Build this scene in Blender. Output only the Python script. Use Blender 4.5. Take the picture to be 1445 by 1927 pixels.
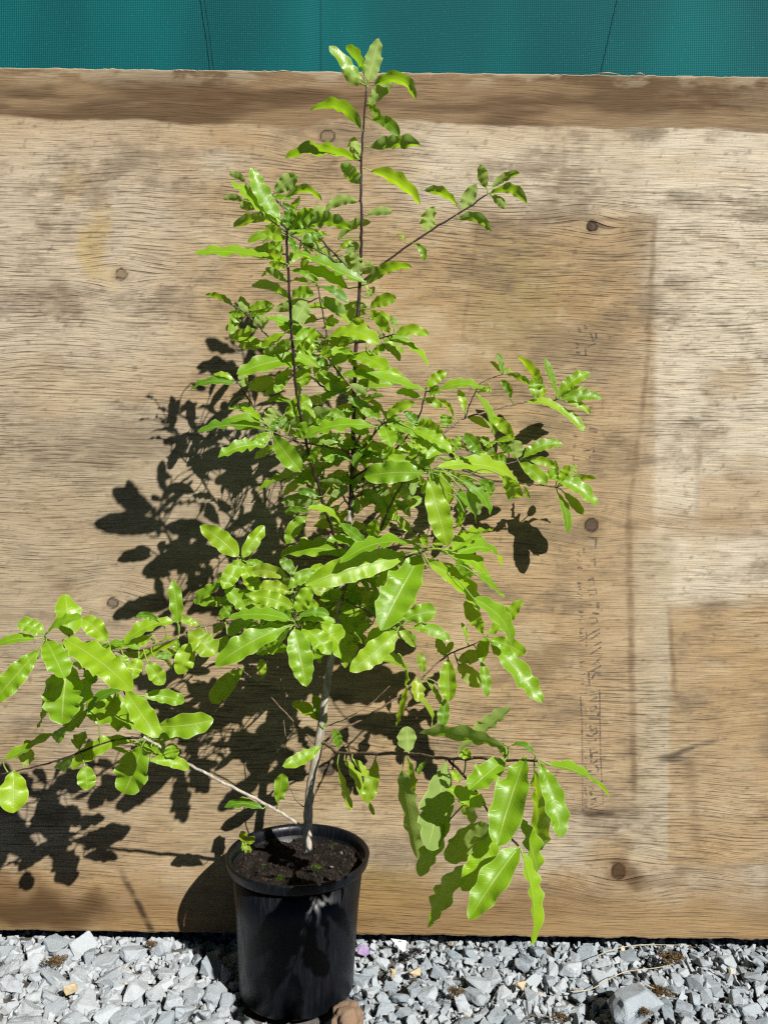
import bpy, bmesh, math, random
import numpy as np
from mathutils import Vector, Matrix, Quaternion, noise as mnoise

for o in list(bpy.data.objects):
    bpy.data.objects.remove(o)
scene = bpy.context.scene
COL = scene.collection
R = math.radians
rng = random.Random(11)

# ------------------------------------------------------------------ camera
F = 1447.0                 # focal length in photograph pixels
CAM_H = 0.600
ROLL = R(0.7)
cam_d = bpy.data.cameras.new('camera')
cam = bpy.data.objects.new('camera', cam_d)
COL.objects.link(cam)
cam.location = (0, 0, CAM_H)
cam.rotation_euler = (R(90), -ROLL, 0)
cam_d.sensor_fit = 'VERTICAL'
cam_d.angle = 2 * math.atan(963.5 / F)
cam_d.clip_start = 0.02
cam_d.clip_end = 200
scene.camera = cam

# ------------------------------------------------------------------ light
SUN_DIR = Vector((-0.70, 1.0, -0.92)).normalized()
world = bpy.data.worlds.new('World')
scene.world = world
world.use_nodes = True
wn = world.node_tree
bg = wn.nodes['Background']
sky = wn.nodes.new('ShaderNodeTexSky')
sky.sky_type = 'NISHITA'
sky.sun_disc = False
sky.sun_elevation = math.asin(-SUN_DIR.z)
sky.sun_rotation = math.atan2(-SUN_DIR.x, -SUN_DIR.y)
wn.links.new(sky.outputs['Color'], bg.inputs['Color'])
bg.inputs['Strength'].default_value = 0.05
sky.air_density = 0.12
sky.dust_density = 0.0
sky.altitude = 400
sun_d = bpy.data.lights.new('sun', 'SUN')
sun_d.energy = 5.0
sun_d.angle = R(0.5)
sun_d.color = (1.0, 0.965, 0.90)
sun = bpy.data.objects.new('sun', sun_d)
COL.objects.link(sun)
sun.rotation_euler = SUN_DIR.to_track_quat('-Z', 'Y').to_euler()
sun.location = (2, -3, 3)

scene.view_settings.view_transform = 'Standard'
scene.view_settings.look = 'None'
scene.view_settings.gamma = 1
scene.view_settings.use_curve_mapping = False
scene.view_settings.exposure = 1.0

scene.cycles.use_denoising = False          # keep the fine grain of wood, stone and leaf
scene.cycles.adaptive_threshold = 0.005
scene.cycles.filter_width = 1.3
scene.cycles.max_bounces = 6
scene.cycles.diffuse_bounces = 1
scene.cycles.glossy_bounces = 2
scene.cycles.transmission_bounces = 4
scene.cycles.transparent_max_bounces = 6

# ------------------------------------------------------------------ helpers
def P(px, py, Y):
    """point at depth Y that the photograph shows at pixel (px, py)"""
    u, v = px - 722.5, py - 963.5
    c, s = math.cos(ROLL), math.sin(ROLL)
    return Vector(((u * c + v * s) / F * Y, Y, CAM_H - (-u * s + v * c) / F * Y))

def tag(o, label=None, cat=None, group=None, kind=None):
    if label: o['label'] = label
    if cat: o['category'] = cat
    if group: o['group'] = group
    if kind: o['kind'] = kind
    return o

def empty(name, loc=(0, 0, 0)):
    o = bpy.data.objects.new(name, None)
    o.empty_display_size = 0.05
    COL.objects.link(o)
    o.location = loc
    return o

def add(name, me, mat=None, parent=None, loc=None):
    o = bpy.data.objects.new(name, me)
    COL.objects.link(o)
    if mat and not me.materials: me.materials.append(mat)
    if parent is not None:
        o.parent = parent
        if loc is None:
            pl = parent.location + (parent.parent.location if parent.parent else Vector())
            o.location = -pl
    if loc is not None: o.location = loc
    return o

class MB:
    """collects vertices and faces, in world coordinates"""
    def __init__(s): s.v, s.f, s.uv, s.var, s.mi = [], [], [], [], []
    def mesh(s, name, smooth=True):
        me = bpy.data.meshes.new(name)
        me.from_pydata([tuple(p) for p in s.v], [], s.f)
        if smooth: me.polygons.foreach_set('use_smooth', [True] * len(s.f))
        if s.uv:
            a = me.uv_layers.new(name='leafuv').data
            b = me.uv_layers.new(name='var').data
            for l in me.loops:
                a[l.index].uv = s.uv[l.vertex_index]
                b[l.index].uv = s.var[l.vertex_index]
        me.update()
        return me
    def tube(s, pts, rad, n=6, uv=None, var=None, cap=True):
        base = len(s.v)
        k = len(pts)
        prev = None
        for i, p in enumerate(pts):
            d = (pts[min(i + 1, k - 1)] - pts[max(i - 1, 0)])
            d = d.normalized() if d.length > 1e-9 else Vector((0, 0, 1))
            if prev is None:
                x = d.cross(Vector((0, 1, 0)))
                if x.length < .1: x = d.cross(Vector((1, 0, 0)))
                x.normalize()
            else:
                x = (prev - d * prev.dot(d)).normalized()
            prev = x
            y = d.cross(x)
            for j in range(n):
                a = 2 * math.pi * j / n
                s.v.append(p + (x * math.cos(a) + y * math.sin(a)) * rad[i])
                if uv is not None: s.uv.append(uv); s.var.append(var)
        for i in range(k - 1):
            for j in range(n):
                a, b = base + i * n + j, base + i * n + (j + 1) % n
                s.f.append((a, b, b + n, a + n))
        if cap:
            s.f.append(tuple(base + j for j in range(n))[::-1])
            s.f.append(tuple(base + (k - 1) * n + j for j in range(n)))

def smooth_path(pts, rad, sub=5):
    out, ro = [], []
    n = len(pts)
    for i in range(n - 1):
        p0, p1, p2, p3 = pts[max(i - 1, 0)], pts[i], pts[i + 1], pts[min(i + 2, n - 1)]
        for k in range(sub):
            t = k / sub
            out.append(0.5 * ((2 * p1) + (p2 - p0) * t + (2 * p0 - 5 * p1 + 4 * p2 - p3) * t * t + (3 * p1 - p0 - 3 * p2 + p3) * t ** 3))
            ro.append(rad[i] * (1 - t) + rad[i + 1] * t)
    out.append(pts[-1]); ro.append(rad[-1])
    return out, ro

ALB = 0.66                 # every base colour is scaled by this; the exposure makes up for it
class NT:
    """small node-tree writer"""
    def __init__(s, name):
        s.m = bpy.data.materials.new(name)
        s.m.use_nodes = True
        s.t = s.m.node_tree
        s.t.nodes.clear()
        s.out = s.t.nodes.new('ShaderNodeOutputMaterial')
    def n(s, typ, **kw):
        nd = s.t.nodes.new(typ)
        for k, v in kw.items(): setattr(nd, k, v)
        return nd
    def put(s, sock, val):
        if val is None: return
        if isinstance(val, bpy.types.NodeSocket): s.t.links.new(val, sock)
        else:
            if isinstance(val, (tuple, list)) and sock.type == 'RGBA' and len(val) == 3: val = (*val, 1)
            sock.default_value = val
    def math(s, op, a, b=None, c=None, clamp=False):
        nd = s.n('ShaderNodeMath', operation=op, use_clamp=clamp)
        s.put(nd.inputs[0], a); s.put(nd.inputs[1], b); s.put(nd.inputs[2], c)
        return nd.outputs[0]
    def mix(s, fac, a, b, mode='MIX'):
        nd = s.n('ShaderNodeMix', data_type='RGBA', blend_type=mode)
        s.put(nd.inputs['Factor'], fac); s.put(nd.inputs['A'], a) if False else None
        s.put(nd.inputs[6], a); s.put(nd.inputs[7], b)
        return nd.outputs[2]
    def noise(s, vec, scale, detail=2, rough=0.5, out='Fac', dist=0.0):
        nd = s.n('ShaderNodeTexNoise')
        s.put(nd.inputs['Vector'], vec); nd.inputs['Scale'].default_value = scale
        nd.inputs['Detail'].default_value = detail; nd.inputs['Roughness'].default_value = rough
        nd.inputs['Distortion'].default_value = dist
        return nd.outputs[out]
    def voro(s, vec, scale, feature='F1', out='Distance'):
        nd = s.n('ShaderNodeTexVoronoi', feature=feature)
        s.put(nd.inputs['Vector'], vec); nd.inputs['Scale'].default_value = scale
        return nd.outputs[out]
    def ramp(s, val, lo, hi, a=0.0, b=1.0, smooth=True):
        nd = s.n('ShaderNodeMapRange', interpolation_type='SMOOTHSTEP' if smooth else 'LINEAR')
        s.put(nd.inputs['Value'], val)
        s.put(nd.inputs['From Min'], lo); s.put(nd.inputs['From Max'], hi)
        s.put(nd.inputs['To Min'], a); s.put(nd.inputs['To Max'], b)
        return nd.outputs['Result']
    def comb(s, x, y, z):
        nd = s.n('ShaderNodeCombineXYZ')
        s.put(nd.inputs[0], x); s.put(nd.inputs[1], y); s.put(nd.inputs[2], z)
        return nd.outputs[0]
    def sep(s, v):
        nd = s.n('ShaderNodeSeparateXYZ'); s.put(nd.inputs[0], v)
        return nd.outputs
    def coords(s): return s.n('ShaderNodeTexCoord').outputs['Object']
    def bump(s, h, strength, dist):
        nd = s.n('ShaderNodeBump'); s.put(nd.inputs['Height'], h)
        nd.inputs['Strength'].default_value = strength; nd.inputs['Distance'].default_value = dist
        return nd.outputs[0]
    def bsdf(s, color, rough=0.6, normal=None, spec=0.4, **kw):
        nd = s.n('ShaderNodeBsdfPrincipled')
        s.put(nd.inputs['Base Color'], s.mix(1.0, color, (ALB, ALB, ALB), 'MULTIPLY')); s.put(nd.inputs['Roughness'], rough)
        s.put(nd.inputs['Specular IOR Level'], spec)
        if normal is not None: s.put(nd.inputs['Normal'], normal)
        for k, v in kw.items(): s.put(nd.inputs[k], v)
        return nd.outputs[0]
    def done(s, shader):
        s.t.links.new(shader, s.out.inputs['Surface'])
        return s.m

BOARD_Y = 1.070
def BP(px, py):
    p = P(px, py, BOARD_Y)
    return p.x, p.z

# ------------------------------------------------------------------ materials
def wood_material():
    w = NT('weathered_plywood')
    x, y, z = w.sep(w.coords())
    M = w.math
    at = w.n('ShaderNodeAttribute', attribute_name='stain')
    gr = w.n('ShaderNodeAttribute', attribute_name='grain')
    zg, rough_zone, _ = w.sep(gr.outputs['Vector'])
    fine = w.noise(w.comb(M('MULTIPLY', x, 22.0), 3.7, M('MULTIPLY', zg, 680.0)), 1.0, 2, 0.6)
    a = w.noise(w.comb(M('MULTIPLY', x, 9.0), 1.1, M('MULTIPLY', zg, 60.0)), 1.0, 2, 0.55)
    def lines(freq, jit, wid, xb, lo, hi, seed):
        ph = M('ADD', M('MULTIPLY', zg, freq), M('MULTIPLY', a, jit))
        fl = M('FLOOR', ph)
        d = M('ABSOLUTE', M('SUBTRACT', M('SUBTRACT', ph, fl), 0.5))
        bk = w.noise(w.comb(M('MULTIPLY', x, xb), M('MULTIPLY', fl, 7.31), seed), 1.0, 1)
        on = w.ramp(bk, lo, hi)
        wd = M('MULTIPLY', on, wid)
        return M('MULTIPLY', w.ramp(M('SUBTRACT', d, wd), -0.03, 0.05, 1.0, 0.0), on)
    ra = lines(190.0, 0.9, 0.14, 21.0, 0.40, 0.72, 0.0)
    rb = lines(370.0, 1.2, 0.17, 44.0, 0.44, 0.70, 5.0)
    crack = M('MULTIPLY', M('MAXIMUM', ra, M('MULTIPLY', rb, 0.45)), rough_zone)
    pores = w.ramp(w.noise(w.comb(M('MULTIPLY', x, 240.0), 0.0, M('MULTIPLY', zg, 420.0)), 1.0, 1), 0.55, 0.75)
    val = M('ADD', w.ramp(fine, 0.25, 0.75, 0.76, 1.20, False), w.ramp(a, 0.25, 0.75, -0.05, 0.05, False))
    hs = w.n('ShaderNodeHueSaturation'); w.put(hs.inputs['Color'], at.outputs['Color']); w.put(hs.inputs['Value'], val)
    c = w.mix(M('MULTIPLY', crack, 0.52), hs.outputs[0], (0.050, 0.034, 0.020))
    c = w.mix(M('MULTIPLY', pores, 0.22), c, (0.09, 0.068, 0.045))
    h = M('SUBTRACT', M('ADD', M('MULTIPLY', fine, 0.35), M('MULTIPLY', a, 0.5)), M('MULTIPLY', crack, 0.9))
    return w.done(w.bsdf(c, 0.9, w.bump(h, 1.0, 0.0022), 0.15))

def simple(name, c1, c2, scale, rough, bumps=0.0, spec=0.4, detail=4, stretch=(1, 1, 1)):
    w = NT(name)
    x, y, z = w.sep(w.coords())
    v = w.comb(w.math('MULTIPLY', x, stretch[0]), w.math('MULTIPLY', y, stretch[1]), w.math('MULTIPLY', z, stretch[2]))
    nz = w.noise(v, scale, detail, 0.6)
    c = w.mix(w.ramp(nz, 0.3, 0.7), c1, c2)
    nm = w.bump(nz, 0.6, bumps) if bumps else None
    return w.done(w.bsdf(c, rough, nm, spec))

def leaf_material():
    w = NT('glossy_leaf')
    uv = w.n('ShaderNodeUVMap', uv_map='leafuv').outputs[0]
    t, s, _ = w.sep(uv)
    vr = w.n('ShaderNodeUVMap', uv_map='var').outputs[0]
    rnd, yel, _ = w.sep(vr)
    M = w.math
    sa = M('ABSOLUTE', M('SUBTRACT', M('MULTIPLY', s, 2.0), 1.0))
    rib = M('MULTIPLY', w.ramp(sa, 0.020, 0.062, 1.0, 0.0), w.ramp(t, 0.75, 1.0, 1.0, 0.35))
    edge = w.ramp(sa, 0.90, 0.985)
    # side veins, faint
    ph = M('ADD', M('MULTIPLY', t, 76.0), M('MULTIPLY', sa, -9.0))
    vein = w.ramp(M('SINE', ph), 0.80, 1.0)
    co = w.coords()
    mott = w.noise(co, 90.0, 3)
    top = w.mix(w.ramp(rnd, 0.0, 0.45), (0.095, 0.255, 0.010), (0.240, 0.460, 0.012))
    top = w.mix(w.ramp(rnd, 0.45, 1.0), top, (0.370, 0.590, 0.015))
    top = w.mix(yel, top, (0.42, 0.46, 0.045))
    top = w.mix(w.ramp(mott, 0.35, 0.75, 0.0, 0.30), top, (0.130, 0.310, 0.010))
    und = w.mix(rnd, (0.285, 0.410, 0.110), (0.370, 0.490, 0.130))
    back = w.n('ShaderNodeNewGeometry').outputs['Backfacing']
    col = w.mix(back, top, und)
    spots = M('MULTIPLY', w.ramp(w.noise(co, 520.0, 2), 0.70, 0.76), w.ramp(w.noise(co, 45.0, 1), 0.52, 0.62))
    col = w.mix(M('MULTIPLY', spots, 0.55), col, (0.10, 0.075, 0.02))
    col = w.mix(M('MULTIPLY', vein, 0.22), col, (0.30, 0.42, 0.07))
    col = w.mix(M('MULTIPLY', rib, 0.70), col, (0.58, 0.70, 0.20))
    col = w.mix(M('MULTIPLY', edge, 0.60), col, (0.66, 0.78, 0.24))
    h = M('SUBTRACT', M('MULTIPLY', w.noise(co, 120.0, 2), 0.35), M('MULTIPLY', rib, 1.2))
    h = M('SUBTRACT', h, M('MULTIPLY', vein, 0.40))
    nm = w.bump(h, 0.28, 0.0009)
    rough = M('ADD', w.ramp(mott, 0.3, 0.7, 0.32, 0.52), M('MULTIPLY', back, 0.28))
    spec = M('SUBTRACT', 0.50, M('MULTIPLY', back, 0.25))
    p = w.bsdf(col, rough, nm, spec)
    tr = w.n('ShaderNodeBsdfTranslucent')
    tc = w.mix(rnd, (0.40, 0.74, 0.012), (0.58, 0.88, 0.018))
    tc = w.mix(yel, tc, (0.60, 0.58, 0.05))
    tc = w.mix(M('MULTIPLY', rib, 0.5), tc, (0.35, 0.42, 0.06))
    w.put(tr.inputs['Color'], w.mix(1.0, tc, (ALB * 1.1, ALB * 1.1, ALB * 1.1), 'MULTIPLY'))
    ms = w.n('ShaderNodeMixShader'); ms.inputs[0].default_value = 0.48
    w.t.links.new(p, ms.inputs[1]); w.t.links.new(tr.outputs[0], ms.inputs[2])
    return w.done(ms.outputs[0])

def stone_material(name, per_object=True):
    w = NT(name)
    co = w.coords()
    pos = w.n('ShaderNodeNewGeometry').outputs['Position']
    rnd = w.n('ShaderNodeObjectInfo').outputs['Random'] if per_object else w.n('ShaderNodeNewGeometry').outputs['Random Per Island']
    x, y, z = w.sep(co)
    layer = w.noise(w.comb(w.math('MULTIPLY', x, 40.0), w.math('MULTIPLY', y, 150.0), w.math('MULTIPLY', z, 60.0)), 1.0, 5, 0.65)
    sp = w.noise(co, 330.0, 4, 0.7)
    big = w.noise(pos, 9.0, 2)
    c = w.mix(w.ramp(rnd, 0.0, 1.0), (0.33, 0.395, 0.450), (0.60, 0.67, 0.73))
    c = w.mix(w.ramp(big, 0.35, 0.65, 0.0, 0.25), c, (0.86, 0.88, 0.90))
    c = w.mix(w.ramp(layer, 0.50, 0.75, 0.0, 0.45), c, (0.36, 0.39, 0.42))
    c = w.mix(w.ramp(layer, 0.45, 0.25, 0.0, 0.50), c, (0.80, 0.84, 0.87))
    c = w.mix(w.ramp(sp, 0.60, 0.75, 0.0, 0.35), c, (0.25, 0.26, 0.25))
    px_, _, _ = w.sep(pos)
    c = w.mix(w.ramp(px_, -0.05, -0.35, 0.0, 0.18), c, (0.95, 0.96, 0.97))  # whiter towards the left: overexposed sunlight painted into the stone colour
    if not per_object: c = w.mix(0.45, c, (0.17, 0.175, 0.175))
    warm = w.ramp(rnd, 0.988, 0.992)
    c = w.mix(w.math('MULTIPLY', warm, 0.6), c, (0.62, 0.48, 0.28))
    h = w.math('ADD', layer, w.math('MULTIPLY', sp, 0.5))
    return w.done(w.bsdf(c, 0.85, w.bump(h, 0.8, 0.0022), 0.25))

def net_material():
    w = NT('green_shade_cloth')
    x, y, z = w.sep(w.coords())
    M = w.math
    wob = M('MULTIPLY', w.noise(w.comb(M('MULTIPLY', x, 30.0), 0.0, M('MULTIPLY', z, 30.0)), 1.0, 2), 0.0016)
    px_, pz_ = 0.0031, 0.0026
    rows = M('SINE', M('MULTIPLY', M('ADD', z, wob), 2 * math.pi / pz_))
    cols = M('SINE', M('MULTIPLY', M('ADD', x, M('MULTIPLY', wob, 0.7)), 2 * math.pi / px_))
    zone = w.ramp(w.noise(w.comb(M('MULTIPLY', x, 5.0), 1.0, M('MULTIPLY', z, 2.0)), 1.0, 2), 0.35, 0.65)
    gap = M('MULTIPLY', w.ramp(rows, 0.25, 0.9), w.ramp(cols, -0.35, 0.45))
    fleck = w.noise(w.comb(M('MULTIPLY', x, 420.0), 0.0, M('MULTIPLY', z, 300.0)), 1.0, 2)
    c = w.mix(zone, (0.000, 0.085, 0.092), (0.000, 0.128, 0.132))
    c = w.mix(w.ramp(fleck, 0.58, 0.80, 0.0, 0.6), c, (0.03, 0.26, 0.27))
    c = w.mix(M('MULTIPLY', w.ramp(cols, 0.5, 1.0), 0.35), c, (0.0, 0.045, 0.055))
    c = w.mix(M('MULTIPLY', gap, 0.80), c, (0.0, 0.022, 0.028))
    h = M('ADD', M('MULTIPLY', rows, 0.5), M('MULTIPLY', cols, 0.5))
    return w.done(w.bsdf(c, 0.8, w.bump(h, 0.5, 0.0006), 0.12))

def pot_material():
    w = NT('black_plastic')
    x, y, z = w.sep(w.coords())
    M = w.math
    ang = M('ARCTAN2', x, y)
    st = w.noise(w.comb(M('MULTIPLY', ang, 17.0), 0.0, M('MULTIPLY', z, 26.0)), 1.0, 5, 0.7)
    st2 = w.noise(w.comb(M('MULTIPLY', ang, 55.0), 5.0, M('MULTIPLY', z, 40.0)), 1.0, 4, 0.7)
    dust = w.noise(w.coords(), 420.0, 3, 0.8)
    c = w.mix(w.ramp(st, 0.45, 0.75), (0.0030, 0.0038, 0.0062), (0.0085, 0.0102, 0.0140))
    c = w.mix(w.ramp(st2, 0.56, 0.74, 0.0, 0.6), c, (0.024, 0.026, 0.029))
    c = w.mix(w.ramp(dust, 0.66, 0.80, 0.0, 0.5), c, (0.055, 0.058, 0.062))
    r = M('ADD', w.ramp(st, 0.3, 0.7, 0.30, 0.50), w.ramp(st2, 0.4, 0.7, -0.06, 0.10))
    return w.done(w.bsdf(c, r, w.bump(M('ADD', st, st2), 0.25, 0.0008), 0.24))

def soil_material():
    w = NT('potting_mix')
    co = w.coords()
    a = w.noise(co, 120.0, 5, 0.7); b = w.noise(co, 380.0, 3, 0.7)
    c = w.mix(w.ramp(a, 0.35, 0.68), (0.006, 0.0045, 0.0038), (0.030, 0.020, 0.014))
    c = w.mix(w.ramp(b, 0.66, 0.78, 0.0, 0.8), c, (0.20, 0.17, 0.14))
    moss = w.ramp(w.noise(co, 30.0, 3), 0.63, 0.70)
    c = w.mix(w.math('MULTIPLY', moss, 0.75), c, (0.05, 0.10, 0.012))
    return w.done(w.bsdf(c, 0.95, w.bump(w.math('ADD', a, b), 0.9, 0.004), 0.15))

def ink_material():
    w = NT('worn_black_ink')
    x, y, z = w.sep(w.coords())
    nz = w.noise(w.comb(w.math('MULTIPLY', x, 60.0), 0.0, w.math('MULTIPLY', z, 520.0)), 1.0, 3, 0.6)
    n2 = w.noise(w.comb(x, 0.0, z), 55.0, 3)
    a = w.math('MULTIPLY', w.ramp(nz, 0.36, 0.58), w.ramp(n2, 0.30, 0.60, 0.30, 1.0))
    tr = w.n('ShaderNodeBsdfTransparent')
    ms = w.n('ShaderNodeMixShader')
    w.t.links.new(w.math('MULTIPLY', a, 0.60), ms.inputs[0])
    w.t.links.new(tr.outputs[0], ms.inputs[1])
    w.t.links.new(w.bsdf((0.10, 0.085, 0.085), 0.9, None, 0.1), ms.inputs[2])
    return w.done(ms.outputs[0])

M_WOOD = wood_material()
M_EDGE = simple('plywood_edge', (0.40, 0.32, 0.22), (0.58, 0.48, 0.34), 60, 0.9, 0.001, 0.2, 4, (1, 1, 20))
M_LEAF = leaf_material()
M_STONE = stone_material('grey_limestone', True)
M_GRIT = stone_material('grey_limestone_chips', False)
M_NET = net_material()
M_POT = pot_material()
M_SOIL = soil_material()
M_INK = ink_material()
M_OLD = simple('grey_bark', (0.27, 0.235, 0.19), (0.56, 0.50, 0.42), 160, 0.8, 0.0006, 0.25, 4, (1, 1, .35))
M_MID = simple('brown_bark', (0.10, 0.065, 0.042), (0.24, 0.165, 0.11), 220, 0.7, 0.0004, 0.3)
M_YOUNG = simple('dark_purple_bark', (0.014, 0.007, 0.008), (0.060, 0.020, 0.022), 180, 0.5, 0.0002, 0.45)
M_EARTH = simple('grey_dirt', (0.060, 0.055, 0.048), (0.16, 0.15, 0.135), 60, 0.95, 0.004, 0.1)
M_TAN = simple('tan_river_stone', (0.13, 0.066, 0.036), (0.50, 0.34, 0.22), 190, 0.8, 0.0030, 0.4)
M_PURPLE = simple('purple_stone', (0.24, 0.15, 0.33), (0.48, 0.35, 0.58), 90, 0.45, 0.0008, 0.5)
M_CREAM = simple('cream_stone', (0.50, 0.38, 0.21), (0.68, 0.57, 0.38), 90, 0.8, 0.0008, 0.3)
M_WHITE = simple('white_plastic', (0.74, 0.75, 0.76), (0.80, 0.80, 0.80), 40, 0.4, 0.0, 0.5)
M_BARKCHIP = simple('brown_bark_chip', (0.010, 0.0075, 0.006), (0.045, 0.032, 0.026), 120, 0.9, 0.001, 0.2)
M_GREYCHIP = simple('grey_grit_chip', (0.11, 0.10, 0.09), (0.24, 0.225, 0.205), 150, 0.9, 0.001, 0.2)
M_MOSS = simple('moss', (0.030, 0.075, 0.006), (0.11, 0.19, 0.015), 300, 0.95, 0.001, 0.1)
M_DRYMOSS = simple('dry_moss', (0.050, 0.030, 0.014), (0.20, 0.13, 0.060), 300, 0.95, 0.001, 0.1)
M_STRAW = simple('dry_straw', (0.42, 0.36, 0.24), (0.60, 0.53, 0.38), 90, 0.8, 0.0, 0.2)
M_THREAD = simple('dark_green_thread', (0.0, 0.045, 0.050), (0.0, 0.075, 0.080), 300, 0.7, 0.0, 0.2)
M_HOLE = simple('knot_wood', (0.05, 0.03, 0.022), (0.11, 0.07, 0.05), 200, 0.9, 0.0005, 0.2)

# ------------------------------------------------------------------ ground
ground_me = bpy.data.meshes.new('gravel_ground')
gx = [-6 + 12 * i / 24 for i in range(25)]
ground_me.from_pydata([(a, b - 2.0, -0.016) for b in gx for a in gx], [],
                      [(j * 25 + i, j * 25 + i + 1, j * 25 + i + 26, j * 25 + i + 25) for j in range(24) for i in range(24)])
ground = add('gravel_ground', ground_me, M_EARTH)
tag(ground, kind='structure')

POT = P(560, 1700, 0.975); POT = Vector((P(561, 1605, 0.972).x, 0.974, 0.0))

def rock_mesh(name, seed, npts=15, bevel=True, flat=0.62, mat=None):
    r = random.Random(seed)
    bm = bmesh.new()
    sx, sy, sz = 1.0, r.uniform(.58, .92), r.uniform(flat - .12, flat + .12)
    for i in range(npts):
        v = Vector((r.gauss(0, 1), r.gauss(0, 1), r.gauss(0, 1))).normalized()
        p = 0.62                                     # boxy superellipsoid, so that faces come out flat
        v = Vector([math.copysign(abs(q) ** p, q) for q in v]) * r.uniform(.78, 1.0)
        bm.verts.new((v.x * sx, v.y * sy, v.z * sz))
    res = bmesh.ops.convex_hull(bm, input=bm.verts)
    bmesh.ops.delete(bm, geom=[g for g in res['geom_interior'] if isinstance(g, bmesh.types.BMVert)], context='VERTS')
    bmesh.ops.dissolve_limit(bm, angle_limit=R(13), verts=bm.verts, edges=bm.edges)
    if bevel:
        bmesh.ops.bevel(bm, geom=bm.edges[:], offset=0.055, segments=1, affect='EDGES', profile=.5, clamp_overlap=True)
        bmesh.ops.triangulate(bm, faces=bm.faces[:])
        bmesh.ops.subdivide_edges(bm, edges=[e for e in bm.edges if e.calc_length() > .28], cuts=2, use_grid_fill=False)
        bmesh.ops.triangulate(bm, faces=bm.faces[:])
        for v in bm.verts:
            q = v.co * 2.6 + Vector((seed * 3.1, 0, 0))
            v.co += v.co.normalized() * (mnoise.noise(q) * .085 + mnoise.noise(q * 2.7) * .05)
    me = bpy.data.meshes.new(name)
    bm.to_mesh(me); bm.free()
    if mat: me.materials.append(mat)
    return me

rock_shapes = [rock_mesh('stone', 100 + i, 13 + i % 6, True, .54, M_STONE) for i in range(22)]
stone_r = random.Random(5)
special = [(P(655, 1908, .915), .030), (P(686, 1797, 1.045), .012), (P(1190, 1880, .918), .040), (P(1245, 1800, 1.04), .022), (P(750, 1785, 1.055), .014)]
def near_pot(x, y, r): return (x - POT.x) ** 2 + (y - POT.y) ** 2 < (0.070 + r * .75) ** 2
placed = []
def clear(x, y, r, k=.64):
    for (a, b, q) in placed:
        if (a - x) ** 2 + (b - y) ** 2 < ((r + q) * k) ** 2: return False
    for (p, q) in special:
        if (p.x - x) ** 2 + (p.y - y) ** 2 < ((r + q) * .82) ** 2: return False
    return True
sizes = sorted([stone_r.choice([.0085, .0095, .0105, .012, .013, .0145, .0165, .020]) * stone_r.uniform(.85, 1.15) for _ in range(292)], reverse=True)
count = 0
for sz_ in sizes:
    for _try in range(160):
        y = stone_r.uniform(.875, 1.066)
        x = stone_r.uniform(-.53 * y, .53 * y)
        if sz_ > .0165 and x > -.10 and stone_r.random() < .8: continue      # the bigger slabs lie left of the pot
        if near_pot(x, y, sz_) or not clear(x, y, sz_): continue
        placed.append((x, y, sz_))
        me = stone_r.choice(rock_shapes)
        o = bpy.data.objects.new('stone', me)
        COL.objects.link(o)
        o.parent = ground
        o.scale = (sz_, sz_, sz_)
        o.location = (x, y, -0.010 + sz_ * stone_r.uniform(.10, .40))
        o.rotation_euler = (stone_r.gauss(0, .26), stone_r.gauss(0, .26), stone_r.uniform(0, 6.28))
        count += 1
        break

# the rest of the gravel, one mass
def join_rocks(name, items, shapes, mat, parent):
    mb = MB()
    for (loc, sc, rot, si) in items:
        vs, fs = shapes[si]
        b = len(mb.v)
        q = rot
        for v in vs: mb.v.append(loc + q @ Vector((v[0] * sc, v[1] * sc, v[2] * sc)))
        for f in fs: mb.f.append(tuple(b + i for i in f))
    o = add(name, mb.mesh(name, False), mat, parent, (0, 0, 0))
    return o
chip_shapes = []
for i in range(16):
    me = rock_mesh('chip', 300 + i, 9 + i % 4, False, .6)
    chip_shapes.append(([tuple(v.co) for v in me.vertices], [tuple(p.vertices) for p in me.polygons]))
    bpy.data.meshes.remove(me)
items = []
def rq(r): return Quaternion((r.gauss(0, 1), r.gauss(0, 1), r.gauss(0, 1), r.gauss(0, 1))).normalized()
for i in range(7500):                              # chips between the stones in view
    y = stone_r.uniform(.84, 1.16); x = stone_r.uniform(-.66, .66)
    if near_pot(x, y, .001): continue
    s = stone_r.choice([.0035, .005, .006, .008, .010])
    items.append((Vector((x, y, -.015 + stone_r.uniform(0, .006))), s, rq(stone_r), stone_r.randrange(16)))
for i in range(5200):                              # stones to the sides and in front
    y = stone_r.uniform(.25, 1.20); x = stone_r.uniform(-1.5, 1.5)
    if abs(x) < .50 * y + .02 and y > .87: continue
    s = stone_r.choice([.008, .011, .014, .018, .022])
    if near_pot(x, y, s): continue
    items.append((Vector((x, y, -.010 + s * stone_r.uniform(.0, .4))), s, rq(stone_r), stone_r.randrange(16)))
grit = join_rocks('gravel_chips', items, chip_shapes, M_GRIT, ground)
tag(grit, kind='stuff')

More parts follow.
